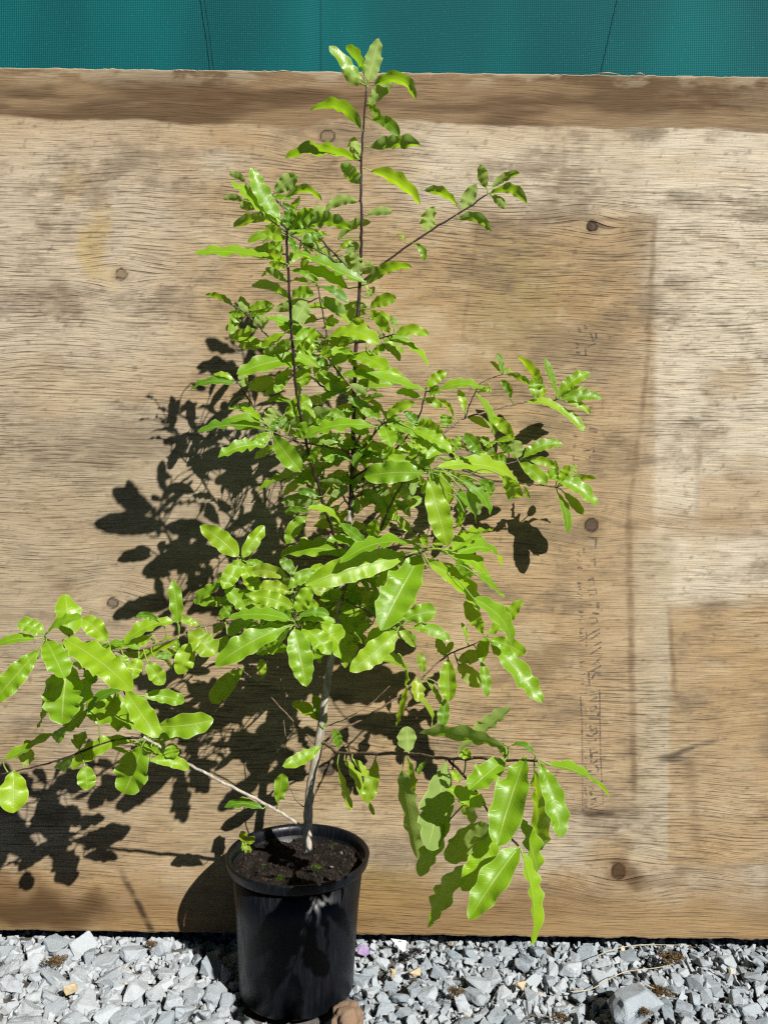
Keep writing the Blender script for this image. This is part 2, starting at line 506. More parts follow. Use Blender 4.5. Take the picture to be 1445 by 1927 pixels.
# stones that stand out
def lone_stone(name, label, p, scale, seed, mat, npts=16, z=.0, smooth=False, group=None, rot=0.3):
    me = rock_mesh(name, seed, npts, True, .62, mat)
    if smooth:                                     # water-worn: a lumpy ball
        bm = bmesh.new(); bmesh.ops.create_icosphere(bm, subdivisions=4, radius=1.0)
        for v in bm.verts:
            q = v.co.copy()
            v.co *= 1 + .42 * mnoise.noise(q * 1.25 + Vector((seed, 0, 0))) + .13 * mnoise.noise(q * 3.2) + .05 * mnoise.noise(q * 8) + .02 * mnoise.noise(q * 20)
        bm.to_mesh(me); bm.free()
        me.polygons.foreach_set('use_smooth', [True] * len(me.polygons))
    o = add(name, me, mat, None, (p.x, p.y, z))
    o.scale = scale
    o.rotation_euler = (.1, -.15, rot)
    tag(o, label, 'stone', group)
    return o
lone_stone('river_stone', 'smooth tan rounded stone touching the foot of the black pot', P(655, 1908, .905), (.0200, .018, .0160), 41, M_TAN, 40, .005, True, rot=.5)
lone_stone('gemstone', 'small purple stone lying beside the pot below the board', P(686, 1797, 1.045), (.0125, .011, .012), 43, M_PURPLE, 12, .004)
lone_stone('rock', 'largest grey rock in the gravel at lower right', P(1190, 1880, .918), (.040, .034, .044), 58, M_STONE, 22, .014, rot=.4)
lone_stone('pebble', 'small cream pebble in the gravel right of the pot', P(780, 1843, .990), (.010, .009, .012), 49, M_CREAM, 11, .008)
lone_stone('pebble', 'thin yellow pebble leaning between grey stones right of the pot', P(739, 1846, .985), (.0045, .006, .012), 51, M_CREAM, 10, .010)
lone_stone('pebble', 'orange-tan pebble in the gravel under the hanging leaves', P(982, 1868, .965), (.010, .008, .009), 53, M_CREAM, 11, .008)
lone_stone('pebble', 'cream chip in the gravel left of the pot', P(133, 1893, .948), (.010, .008, .013), 55, M_CREAM, 10, .008)

# broken white label in the gravel
mb = MB()
tri = [P(735, 1766, 1.058), P(764, 1770, 1.055), P(763, 1797, 1.047)]
hole_c = tri[0] * .40 + tri[1] * .48 + tri[2] * .12
n_ = (tri[1] - tri[0]).cross(tri[2] - tri[0]).normalized() * .0005
ring = []
ax = (tri[1] - tri[0]).normalized(); ay = n_.normalized().cross(ax)
bm = bmesh.new()
outer = [bm.verts.new(p) for p in tri]
inner = [bm.verts.new(hole_c + ax * math.cos(a) * .0022 + ay * math.sin(a) * .0012) for a in [i * math.pi / 4 for i in range(8)]]
es = [bm.edges.new((outer[i], outer[(i + 1) % 3])) for i in range(3)] + [bm.edges.new((inner[i], inner[(i + 1) % 8])) for i in range(8)]
bmesh.ops.triangle_fill(bm, edges=es, use_beauty=True)
ge = bmesh.ops.extrude_face_region(bm, geom=bm.faces[:])
for v in [g for g in ge['geom'] if isinstance(g, bmesh.types.BMVert)]: v.co += n_ * 2
bmesh.ops.recalc_face_normals(bm, faces=bm.faces[:])
me = bpy.data.meshes.new('plant_label'); bm.to_mesh(me); bm.free()
c_ = (tri[0] + tri[1] + tri[2]) / 3
me.transform(Matrix.Translation(-c_))
tag(add('plant_label', me, M_WHITE, None, c_), 'broken white plastic corner with a hole sticking out of the gravel', 'plant label')

# dry stalks and moss tufts
def stalk(label, pts, r0):
    mb = MB(); pp, rr = smooth_path([P(*p) for p in pts], [r0, *[r0 * .9] * (len(pts) - 2), r0 * .4], 6)
    c = pp[0].copy()
    mb.tube([p - c for p in pp], rr, 5)
    tag(add('dry_stalk', mb.mesh('dry_stalk'), M_STRAW, None, c), label, 'stalk')
stalk('long pale dry stalk lying across the gravel at right', [(1073, 1866, .955), (1110, 1862, .958), (1150, 1840, .975), (1180, 1828, .985), (1230, 1822, .99), (1266, 1815, .995)], .0006)
stalk('thin dry stalk along the foot of the board at right', [(1120, 1800, 1.02), (1160, 1785, 1.035), (1210, 1778, 1.045), (1300, 1779, 1.045)], .0006)
stalk('short dry stalk bent over grey stones right of the big rock', [(1210, 1850, .96), (1235, 1862, .953), (1275, 1868, .95)], .0008)

def tuft(name, label, p, rad, n, mat, h, seed, cat='moss', flat=.5):
    r = random.Random(seed); mb = MB()
    n = int(n * 2.2)
    for i in range(n):
        a = r.uniform(0, 6.28); q = rad * math.sqrt(r.random()) * (.7 + .3 * math.sin(3 * a + seed))
        b = Vector((math.cos(a) * q, math.sin(a) * q * .8, r.uniform(-.002, .002) - q * flat * .3))
        d = Vector((r.gauss(0, .8), r.gauss(0, .8), r.uniform(-.1, .9))).normalized() * h * r.uniform(.2, .75) * (1 - .5 * q / rad)
        s_ = d.cross(Vector((r.gauss(0, 1), r.gauss(0, 1), .2))).normalized() * h * .07
        k = len(mb.v)
        mb.v += [b - s_, b + s_, b + d * .6 + s_ * .8, b + d, b + d * .6 - s_ * .8]
        mb.f.append((k, k + 1, k + 2, k + 3, k + 4))
    o = add(name, mb.mesh(name, False), mat, None, p)
    tag(o, label, cat)
    return o
def gp(px, py, z=0.002):                      # point on the ground seen at a pixel
    u, v = px - 722.5, py - 963.5
    s = (-u * math.sin(ROLL) + v * math.cos(ROLL)) / F
    q = P(px, py, (CAM_H - z) / s); return q
tuft('moss_tuft', 'brown dry moss clump with straw against the board foot at right', gp(1262, 1800, .012), .022, 260, M_DRYMOSS, .010, 1)
tuft('moss_tuft', 'brown moss clump on the largest grey rock', Vector((P(1212, 1890, .895).x, .893, .024)), .011, 150, M_DRYMOSS, .006, 2)
tuft('moss_tuft', 'olive moss clump between grey stones right of the largest rock', gp(1240, 1864, .012), .018, 200, M_DRYMOSS, .009, 3)
tuft('moss_tuft', 'dark moss clump at the bottom edge left of the largest rock', gp(1052, 1912, .012), .013, 150, M_DRYMOSS, .007, 4)
tuft('moss_tuft', 'dry brown moss clump in the gravel left of the pot', gp(105, 1806, .012), .020, 220, M_DRYMOSS, .008, 5)
tuft('moss_tuft', 'small brown moss clump near the board foot left of the pot', gp(285, 1776, .010), .009, 120, M_DRYMOSS, .008, 6)
tuft('moss_tuft', 'brown moss bits in the gravel under the hanging leaves', gp(857, 1865, .012), .014, 130, M_DRYMOSS, .008, 7)
tuft('moss_tuft', 'dark bark crumbs by the white plastic corner', gp(783, 1790, .012), .014, 90, M_BARKCHIP, .010, 8)

# ------------------------------------------------------------------ shade cloth
net = empty('shade_cloth', (0, 1.125, 0))
tag(net, 'teal green woven shade cloth stretched behind the plywood board', 'shade cloth')
mb = MB()
NX, NZ = 260, 24
creases = [(P(378, 20, 1.12).x, P(397, 135, 1.12).x), (P(606, 20, 1.12).x, P(606, 135, 1.12).x), (P(1162, 20, 1.12).x, P(1132, 135, 1.12).x)]
ztop, zlow = P(722, 0, 1.12).z, P(722, 135, 1.12).z
def crease_x(c, z): 
    t = (z - zlow) / (ztop - zlow); t = max(-1.5, min(2, t)); return c[1] * (1 - t) + c[0] * t
def cloth_y(x, z):
    d = .003 * math.sin(x * 6.1 + .4 * math.sin(z * 4)) + .0018 * math.sin(x * 13.7 + z * 5) + .0006 * math.sin(x * 31 + z * 17)
    for c in creases: d += .003 * math.exp(-((x - crease_x(c, z)) / .012) ** 2)
    return d
for j in range(NZ + 1):
    z = -.02 + 2.3 * j / NZ
    for i in range(NX + 1):
        x = -2.6 + 5.2 * i / NX
        d = cloth_y(x, z)
        mb.v.append(Vector((x, d, z)))
for j in range(NZ):
    for i in range(NX):
        a = j * (NX + 1) + i
        mb.f.append((a, a + 1, a + NX + 2, a + NX + 1))
net_o = add('cloth', mb.mesh('cloth'), M_NET, net, (0, 0, 0))
sd = net_o.modifiers.new('thickness', 'SOLIDIFY'); sd.thickness = .0012
for c in creases:  # dark seam threads, also standing in for the creases' shadow lines
    mb = MB()
    pts = [Vector((crease_x(c, 1.1 + k * .1), cloth_y(crease_x(c, 1.1 + k * .1), 1.1 + k * .1) - .0035, 1.1 + k * .1)) for k in range(8)]
    mb.tube(pts, [.0004 if c is not creases[1] else .0003] * 8, 5)
    add('seam', mb.mesh('seam'), M_THREAD, net, (0, -.0005, 0))
    if c is creases[0]:
        mb = MB(); mb.tube([p + Vector((.0055, .0005, 0)) for p in pts], [.0003] * 8, 5)
        add('seam', mb.mesh('seam'), M_THREAD, net, (0, -.0005, 0))

# ------------------------------------------------------------------ plywood board
board = empty('plywood_board', (0, BOARD_Y, 0))
tag(board, 'weathered tan and grey plywood board standing on edge behind the potted tree', 'board')
zt = P(722, 135, BOARD_Y).z; zb_ = P(722, 1760, BOARD_Y).z
X0, X1 = -1.25, 1.15
er = random.Random(3)
TH = .017
KNOTS = [(617, 256, 12.5), (228, 517, 10), (1113, 425, 11), (1112, 988, 13), (212, 1134, 10), (615, 1447, 13), (1163, 1640, 13)]
nrs = np.random.RandomState(4)
_LAT = nrs.rand(256, 256)
def vn(u, v, sh=0):
    """value noise on arrays"""
    u = u + 17.3 * sh; v = v + 31.7 * sh
    i = np.floor(u).astype(int); j = np.floor(v).astype(int)
    f = u - i; g = v - j
    f = f * f * (3 - 2 * f); g = g * g * (3 - 2 * g)
    L = lambda p, q: _LAT[p % 256, q % 256]
    return (L(i, j) * (1 - f) + L(i + 1, j) * f) * (1 - g) + (L(i, j + 1) * (1 - f) + L(i + 1, j + 1) * f) * g
def fb(u, v, octv=4, rg=.55, sh=0):
    t = 0; a = 1; n = 0
    for k in range(octv):
        t = t + a * vn(u * 2 ** k, v * 2 ** k, sh + k); n += a; a *= rg
    return t / n
def ss(v, a, b):
    t = np.clip((v - a) / (b - a), 0, 1); return t * t * (3 - 2 * t)
def stain_map(x, z):
    """weathering colour and grain coordinate of the board at arrays x, z (metres)"""
    C = lambda *c: np.array(c)[None, :]
    col = np.zeros((len(x), 3))
    def lay(m, c, f=1.0):
        nonlocal col
        k = np.clip(m * f, 0, 1)[:, None]
        col = col * (1 - k) + (c if isinstance(c, np.ndarray) else C(*c)) * k
    patch = fb(x * 3.2, z * 5.5, 4, .6, 1)
    col = C(.455, .400, .325) + (C(.400, .300, .190) - C(.455, .400, .325)) * ss(patch, .42, .64)[:, None]
    blot = fb(x * 10, z * 20, 6, .74, 2); blot2 = fb(x * 24, z * 60, 4, .6, 3)
    j = (fb(x * 26, z * 26, 3, .5, 4) - .5) * .030; js = (fb(x * 70, z * 70, 3, .5, 5) - .5) * .012
    def box(x0, y0, x1, y1, soft=.012, j=j):
        ax, az = BP(x0, y0); bx, bz = BP(x1, y1)
        return ss(x + j, ax - soft, ax + soft) * ss(x + j, bx + soft, bx - soft) * ss(z + j, bz - soft, bz + soft) * ss(z + j, az + soft, az - soft)
    def line(x0, y0, x1, y1, wid, jf=.35):
        a = Vector(BP(x0, y0)); b = Vector(BP(x1, y1)); d = b - a; L = d.length; d /= L
        t = (x - a.x) * d.x + (z - a.y) * d.y
        q = np.abs(-(x - a.x) * d.y + (z - a.y) * d.x + js * jf)
        wd = wid / F * BOARD_Y
        return ss(q, wd * 2, wd * .3) * ss(t, -.01, .01) * ss(t, L + .01, L - .01) * (.45 + .8 * ss(blot2, .30, .66))
    def spot(px, py, rx, ry):
        cx, cz = BP(px, py)
        return ss(np.hypot((x - cx + j * 1.6) / (rx / F * BOARD_Y), (z - cz + j) / (ry / F * BOARD_Y)), 1.1, .3)
    lay(box(-900, 240, 330, 740, .08), (.520, .462, .390), .75)
    lay(box(1215, 225, 2400, 1140, .025), (.620, .570, .485), .90)
    lay(box(760, 230, 1445, 420, .05), (.590, .535, .450), .75)
    lay(box(890, 415, 1222, 1530, .006, js), (.350, .255, .150), .58)
    lay(box(1195, 1000, 1262, 1620, .006, js), (.470, .420, .330), .75)
    lay(box(1262, 1143, 2400, 1640, .004, js * .7), (.400, .285, .160), .72)
    lay(box(1318, 895, 2400, 1005, .006, js), (.400, .285, .165), .60)
    lay(box(340, 1180, 900, 1640, .09), (.400, .295, .165), .5)
    lay(box(-900, 770, 520, 1560, .12), (.345, .270, .180), .55)
    lay(box(700, 430, 900, 1500, .10), (.315, .235, .145), .35)
    lay(box(620, 480, 1185, 1500, .10), (.430, .285, .140), .46)
    lay(spot(700, 1700, 150, 95), (.28, .225, .060), .60)
    lay(spot(960, 560, 120, 150), (.275, .225, .110), .50)
    lay(spot(185, 460, 36, 90), (.47, .355, .150), .65)
    lay(spot(150, 340, 40, 45), (.44, .335, .170), .5)
    lay(spot(215, 520, 30, 40), (.46, .35, .16), .4)
    lay(spot(1090, 660, 130, 80), (.155, .125, .095), .45)
    lay(spot(1380, 720, 70, 45), (.33, .235, .13), .5)
    lay(spot(180, 840, 190, 65), (.165, .130, .100), .50)
    lay(spot(70, 560, 150, 40), (.24, .185, .135), .40)
    lay(spot(60, 700, 120, 40), (.25, .19, .13), .35)
    lay(spot(1000, 1240, 120, 60), (.18, .130, .080), .55)
    lay(spot(920, 1110, 80, 30), (.20, .14, .09), .4)
    lay(spot(1330, 990, 170, 35), (.27, .178, .095), .55)
    lay(spot(1400, 880, 90, 40), (.30, .22, .14), .45)
    lay(spot(1230, 250, 40, 12), (.14, .11, .09), .5)
    lay(spot(1270, 1425, 45, 13), (.12, .10, .085), .75)
    lay(spot(1240, 520, 60, 120), (.40, .36, .30), .4)
    lay(spot(700, 850, 120, 160), (.30, .21, .12), .35)
    lay(spot(720, 560, 60, 50), (.40, .26, .12), .4)
    # mottling at two sizes
    lay(ss(blot, .50, .72), (.185, .145, .105), .62)
    lay(ss(blot, .45, .27), (.52, .435, .315), .45)
    lay(ss(blot2, .60, .80), (.20, .15, .10), .35)
    lay(ss(blot2, .40, .22), (.50, .42, .30), .30)
    speck = fb(x * 120, z * 160, 2, .6, 9)
    lay(ss(speck, .74, .86), (.11, .085, .06), .40)
    for a in ((1232, 415, 1216, 700, 4, .62), (1216, 700, 1182, 970, 4, .62), (1182, 970, 1193, 1525, 5, .75), (1256, 1143, 1500, 1132, 4, .75), (1258, 1143, 1270, 1310, 4, .75),
              (1296, 1430, 1310, 1600, 9, .50), (1316, 820, 1310, 975, 5, .50), (900, 420, 870, 640, 3, .45), (930, 408, 1235, 414, 4, .65), (1316, 1005, 1500, 1008, 4, .5)):
        lay(line(*a[:5]), (.200, .140, .088), a[5] * .85)
    lay(line(1040, 1527, 1195, 1533, 6), (.09, .065, .045), .85)
    lay(line(1246, 1428, 1345, 1392, 4), (.10, .08, .065), .75)
    # brown damp band under the top edge, irregular foot
    ed = BP(722, 232)[1] - .006 + .0085 * ss(x, BP(588, 0)[0] - .012, BP(588, 0)[0] + .020) + j * .30 - .010 * x + (fb(x * 9, z * 0, 3, .5, 7) - .5) * .010
    band = ss(z - ed, -.0018, .0022)
    bn = fb(x * 6, z * 34, 4, .6, 6)[:, None]
    lay(band, C(.100, .060, .030) + (C(.240, .165, .096) - C(.100, .060, .030)) * ss(bn, .36, .64), .93)
    lay(band * ss(x, .22, .60) * ss(blot, .40, .6), (.30, .235, .16), .50)
    lay(band * ss(z, zt - .030, zt - .004) * ss(blot2, .40, .6), (.42, .36, .27), .55)
    zb = BP(722, 1655)[1]
    foot = ss(z + j * 1.6, zb + .035, zb - .045)
    fn = fb(x * 4, z * 28, 4, .6, 8)[:, None]
    lay(foot, C(.320, .205, .088) + (C(.225, .135, .055) - C(.320, .205, .088)) * ss(fn, .35, .65), .78)
    lay(spot(70, 1715, 200, 52), (.070, .038, .015), .88)
    lay(spot(20, 1660, 60, 40), (.150, .085, .036), .65)
    lay(spot(1185, 1652, 60, 30), (.11, .066, .030), .85)
    lay(spot(1160, 1635, 26, 24), (.10, .055, .022), .8)
    lay(line(228, 1640, 292, 1762, 5), (.055, .035, .022), 1.0)
    # grain coordinate bends round the knots
    zz = z.copy()
    for i, (kx, ky, kr) in enumerate(KNOTS):
        cx, cz = BP(kx, ky); r = kr / F * BOARD_Y
        e = np.exp(-(.30 * (x - cx) ** 2 + (z - cz) ** 2) / (3.6 * r) ** 2)
        zz = zz - (z - cz) * e * .80
        d = np.hypot(x - cx, z - cz) + js * .35
        lay(ss(d, r * 2.6, r), (.20, .130, .07) if i in (3, 6) else (.26, .20, .125), .45)
        lay(ss(d, r * 1.05, r * .95), {3: (.085, .062, .05), 5: (.080, .064, .055), 6: (.075, .042, .02), 2: (.022, .016, .013), 4: (.155, .125, .105)}.get(i, (.225, .170, .115)), .90)
        lay(ss(d, r * .80, r * .95) * ss(d, r * 1.18, r * 1.02), (.025, .018, .014), .9)
    zg = zz + (fb(x * 4, z * 4, 3, .5, 11) - .5) * .030 + (fb(x * 10, z * 36, 2, .5, 12) - .5) * .0022 + x * .018
    rz = .18 + .90 * ss(fb(x * 3.5, z * 7, 3, .55, 13), .34, .66)
    rz = np.where(band > .5, rz * .85, rz) * (1 - .35 * foot)
    return np.clip(col * np.array([.93, .89, .80])[None, :], .004, 1), zg, rz
STEP = .0024
xs = np.concatenate([np.linspace(X0, -.62, 40)[:-1], np.arange(-.62, .62, STEP), np.linspace(.62, X1, 40)])
ne = lambda x, k, f1, f2, a: np.array([mnoise.noise(Vector((q * f1, k, 0))) * a + mnoise.noise(Vector((q * f2, k + 3, 0))) * a * .6 for q in x])
top_e = zt + ne(xs, 0, 40, 170, .0016); bot_e = zb_ + ne(xs, 9, 30, 140, .0020)
nzr = int((zt - zb_) / STEP)
T = np.linspace(0, 1, nzr)[:, None]
ZZ = (bot_e + .0012)[None, :] * (1 - T) + (top_e - .0016)[None, :] * T
XX = np.repeat(xs[None, :], nzr, 0)
nxc = len(xs)
co = np.stack([XX, np.zeros_like(XX), ZZ], -1).reshape(-1, 3)
ex = []                                           # arris, edges and back
for (yy, arr) in ((.0018, top_e), (TH, top_e), (TH, bot_e), (.0016, bot_e)):
    ex.append(np.stack([xs, np.full(nxc, yy), arr], -1))
co = np.concatenate([co] + ex)
ii = np.arange((nzr - 1) * nxc).reshape(nzr - 1, nxc)[:, :-1].ravel()
quads = np.stack([ii, ii + 1, ii + nxc + 1, ii + nxc], -1)
b0 = nzr * nxc
rows_ = [(nzr - 1) * nxc, b0, b0 + nxc, b0 + 2 * nxc, b0 + 3 * nxc, 0]
kk = np.arange(nxc - 1)
for p_, q_ in zip(rows_[:-1], rows_[1:]): quads = np.concatenate([quads, np.stack([p_ + kk, p_ + kk + 1, q_ + kk + 1, q_ + kk], -1)])
nf = len(ii)
panel_me = bpy.data.meshes.new('panel')
panel_me.vertices.add(len(co)); panel_me.vertices.foreach_set('co', co.ravel())
panel_me.loops.add(quads.size); panel_me.loops.foreach_set('vertex_index', quads.ravel().astype(np.int32))
panel_me.polygons.add(len(quads)); panel_me.polygons.foreach_set('loop_start', np.arange(0, quads.size, 4, dtype=np.int32))
panel_me.polygons.foreach_set('loop_total', np.full(len(quads), 4, np.int32))
panel_me.materials.append(M_WOOD); panel_me.materials.append(M_EDGE)
mi = np.ones(len(quads), np.int32); mi[:nf] = 0
panel_me.polygons.foreach_set('material_index', mi)
panel_me.update(calc_edges=True)
scol, szg, srz = stain_map(co[:, 0], co[:, 2])
ca = panel_me.attributes.new('stain', 'FLOAT_COLOR', 'POINT')
ca.data.foreach_set('color', np.concatenate([scol, np.ones((len(scol), 1))], 1).ravel())
ga = panel_me.attributes.new('grain', 'FLOAT_VECTOR', 'POINT')
ga.data.foreach_set('vector', np.stack([szg, srz, srz * 0], -1).ravel())
panel = add('panel', panel_me, None, board, (0, 0, 0))
# splinters lifting from the top edge
for (px, py, l, lean) in ((515, 136, 34, -.06), (1122, 138, 44, .03), (1195, 139, 18, .02), (330, 134, 16, -.04)):
    a = P(px, py, BOARD_Y); b = P(px + l, py + 1 + lean * 40, BOARD_Y)
    mb = MB(); m_ = (a + b) / 2 + Vector((0, 0, .0016))
    mb.tube([p - Vector((0, BOARD_Y - .0002, 0)) for p in (a, m_, b)], [.0004, .0011, .0003], 5)
    add('splinter', mb.mesh('splinter'), M_EDGE, board, (0, 0, 0))
# loose knot sitting in its hole, real rim and plug
cx, cz = BP(1113, 425)
mb = MB(); r = 10.5 / F * BOARD_Y
ringn = 20
for k in range(ringn):
    a = 2 * math.pi * k / ringn
    mb.v.append(Vector((cx + math.cos(a) * r * .72 - .0012, -.0003, cz + math.sin(a) * r * .72 - .0018)))
    mb.v.append(Vector((cx + math.cos(a) * r * .60 - .0012, -.0012, cz + math.sin(a) * r * .60 - .0018)))
for k in range(ringn):
    a, b = 2 * k, 2 * ((k + 1) % ringn)
    mb.f.append((a, b, b + 1, a + 1))
mb.f.append(tuple(2 * k + 1 for k in range(ringn)))
add('knot', mb.mesh('knot'), M_HOLE, board, (0, 0, 0))

# worn stamp, printed sideways down the board
def stroke(pts, wid):
    pts = [Vector((BP(*p)[0], 0, BP(*p)[1])) for p in pts]
    hw = wid / F * BOARD_Y / 2
    stamp = MB()
    b = 0
    for i, p in enumerate(pts):
        d = (pts[min(i + 1, len(pts) - 1)] - pts[max(i - 1, 0)]).normalized()
        s_ = Vector((-d.z, 0, d.x)) * hw
        stamp.v += [p + s_, p - s_]
    for i in range(len(pts) - 1):
        a = b + 2 * i
        stamp.f.append((a, a + 1, a + 3, a + 2))
    add('ink_mark', stamp.mesh('ink_mark', False), M_INK, board, (0, -.0005, 0))
for pts, wd in (
    ([(1128, 1297), (1129, 1400), (1132, 1470), (1135, 1512), (1110, 1521)], 2.6), ([(1092, 1310), (1095, 1360), (1096, 1526)], 3.2), ([(1128, 1299), (1100, 1304)], 2.2),
    ([(1110, 1318), (1123, 1312), (1119, 1306), (1110, 1308)], 4.0), ([(1119, 1326), (1123, 1334), (1112, 1338), (1110, 1332)], 3.5), ([(1108, 1352), (1126, 1352), (1125, 1341)], 4.5),
    ([(1110, 1364), (1112, 1374), (1122, 1370), (1123, 1378), (1112, 1386), (1102, 1382)], 4.5), ([(1105, 1398), (1117, 1395), (1122, 1390)], 4.5), ([(1110, 1408), (1111, 1418), (1125, 1415)], 4.5),
    ([(1112, 1419), (1112, 1437), (1124, 1431)], 5), ([(1100, 1439), (1103, 1452), (1112, 1451)], 4), ([(1120, 1440), (1126, 1447), (1124, 1453)], 4.5), ([(1108, 1479), (1117, 1484)], 3.5),
    ([(1110, 1489), (1113, 1497)], 4.5), ([(1112, 1505), (1129, 1498)], 2.6), ([(1118, 1502), (1122, 1509)], 2.4), ([(1110, 1514), (1117, 1511)], 3.5), ([(1101, 1478), (1101, 1489)], 5), ([(1100, 1492), (1105, 1497)], 3),
    ([(1101, 1503), (1102, 1520)], 6), ([(1101, 1332), (1103, 1346)], 4), ([(1103, 1360), (1101, 1366)], 3), ([(1100, 1424), (1104, 1428)], 4),
    ([(1105, 1196), (1116, 1189), (1129, 1183)], 3), ([(1106, 1206), (1118, 1198), (1129, 1190)], 3), ([(1110, 1218), (1120, 1214), (1131, 1208)], 3), ([(1110, 1231), (1120, 1225), (1131, 1217)], 3),
    ([(1112, 1251), (1120, 1247), (1131, 1237)], 3.5), ([(1110, 1264), (1120, 1259), (1131, 1252)], 3.5), ([(1113, 1277), (1120, 1266), (1130, 1268)], 4.5), ([(1122, 1243), (1128, 1248)], 3),
    ([(1103, 1188), (1103, 1218)], 3.2), ([(1107, 1264), (1109, 1290)], 3.5), ([(1104, 1010), (1122, 1012), (1120, 1030)], 4), ([(1098, 1030), (1099, 1040)], 5), ([(1112, 1056), (1118, 1052), (1120, 1066)], 5),
    ([(1106, 1092), (1116, 1089), (1118, 1098), (1108, 1102)], 4), ([(1105, 1112), (1121, 1108), (1122, 1118), (1108, 1120)], 4), ([(1124, 1132), (1125, 1146)], 6), ([(1100, 1138), (1112, 1138)], 4),
    ([(1114, 1153), (1127, 1155)], 4), ([(1108, 1163), (1122, 1163), (1124, 1170), (1112, 1175)], 4), ([(1111, 627), (1116, 642), (1122, 636), (1121, 626)], 3.4), ([(1105, 652), (1121, 646)], 3.2), ([(1101, 655), (1102, 668)], 4),
    ([(1083, 645), (1090, 650), (1084, 656)], 4), ([(1083, 662), (1091, 664)], 4), ([(1098, 612), (1104, 620)], 6), ([(1088, 616), (1092, 626)], 5), ([(1095, 850), (1106, 847), (1117, 843), (1117, 852)], 4.5),
    ([(1100, 862), (1108, 866), (1110, 858)], 4), ([(1078, 856), (1080, 866), (1088, 864)], 4), ([(1108, 806), (1124, 812)], 9), ([(1079, 838), (1083, 842)], 7), ([(1080, 818), (1085, 824)], 6)):
    stroke(pts, wd)
sr = random.Random(21)
for k in range(34):                             # the second, smaller row is only specks now
    y0 = 1030 + k * 8.0
    if sr.random() < .2: continue
    x0 = 1083 + (y0 - 1030) * .03
    a = (x0 + sr.uniform(0, 4), y0 + sr.uniform(-2, 2)); b = (x0 + sr.uniform(6, 12), y0 + sr.uniform(-3, 3))
    stroke([a, ((a[0] + b[0]) / 2, (a[1] + b[1]) / 2 + sr.uniform(-3, 3)), b], sr.uniform(2, 3.5))

# ------------------------------------------------------------------ pot
pot = empty('plant_pot', POT)
tag(pot, 'black plastic nursery pot on the gravel in front of the board', 'pot')
RIM_Z = P(561, 1605, .972).z
def lathe(prof, n=96):
    mb = MB()
    for (r, z) in prof:
        for k in range(n):
            a = 2 * math.pi * k / n
            mb.v.append(Vector((math.cos(a) * r, math.sin(a) * r, z)))
    for i in range(len(prof) - 1):
        for k in range(n):
            a, b = i * n + k, i * n + (k + 1) % n
            mb.f.append((a, b, b + n, a + n))
    return mb
h = RIM_Z
body = lathe([(.0, .002), (.066, .002), (.0700, .000), (.0716, .003), (.0738, h * .3), (.0772, h * .62), (.0822, h - .0125), (.0812, h - .0128), (.0762, h * .62), (.0728, h * .3), (.0700, .006), (.0, .006)])
add('body', body.mesh('body'), M_POT, pot, (0, 0, 0))
rim = lathe([(.0826, h - .0135), (.0868, h - .0130), (.0884, h - .0105), (.0898, h - .0030), (.0903, h - .0008), (.0893, h + .0004), (.0866, h - .0002), (.0842, h - .0025), (.0830, h - .0080), (.0826, h - .0135)])
add('rim', rim.mesh('rim'), M_POT, pot, (0, 0, 0))
SOIL_Z = h - .019
soil = MB()
NR, NA = 22, 72
soil.v.append(Vector((0, 0, SOIL_Z)))
def soil_h(x, y): return SOIL_Z + .009 * mnoise.noise(Vector((x * 28, y * 28, 1))) + .006 * mnoise.noise(Vector((x * 80, y * 80, 4))) + .003 * mnoise.noise(Vector((x * 200, y * 200, 7)))
for i in range(1, NR + 1):
    for k in range(NA):
        r = .0806 * i / NR; a = 2 * math.pi * k / NA
        x, y = math.cos(a) * r, math.sin(a) * r
        soil.v.append(Vector((x, y, soil_h(x, y))))
for k in range(NA): soil.f.append((0, 1 + k, 1 + (k + 1) % NA))
for i in range(NR - 1):
    for k in range(NA):
        a, b = 1 + i * NA + k, 1 + i * NA + (k + 1) % NA
        soil.f.append((a, a + NA, b + NA, b))
soil_o = add('soil', soil.mesh('soil'), M_SOIL, pot, (0, 0, 0))
pr = random.Random(8)
chips = []
for i in range(520):
    a = pr.uniform(0, 6.28); q = .078 * math.sqrt(pr.random()); x, y = math.cos(a) * q, math.sin(a) * q
    if (x - .010) ** 2 + (y + .012) ** 2 < .009 ** 2: continue
    chips.append((Vector((x, y, soil_h(x, y) + .0005)), pr.choice([.0012, .0018, .0025, .003]), rq(pr), pr.randrange(16)))
mulch = join_rocks('crumbs', chips, chip_shapes, M_BARKCHIP, soil_o); tag(mulch, kind='stuff')
bark_shapes = [rock_mesh('bark_chip', 500 + i, 10, True, .40, M_BARKCHIP) for i in range(5)] + [rock_mesh('grit_chip', 520 + i, 11, True, .55, M_GREYCHIP) for i in range(4)]
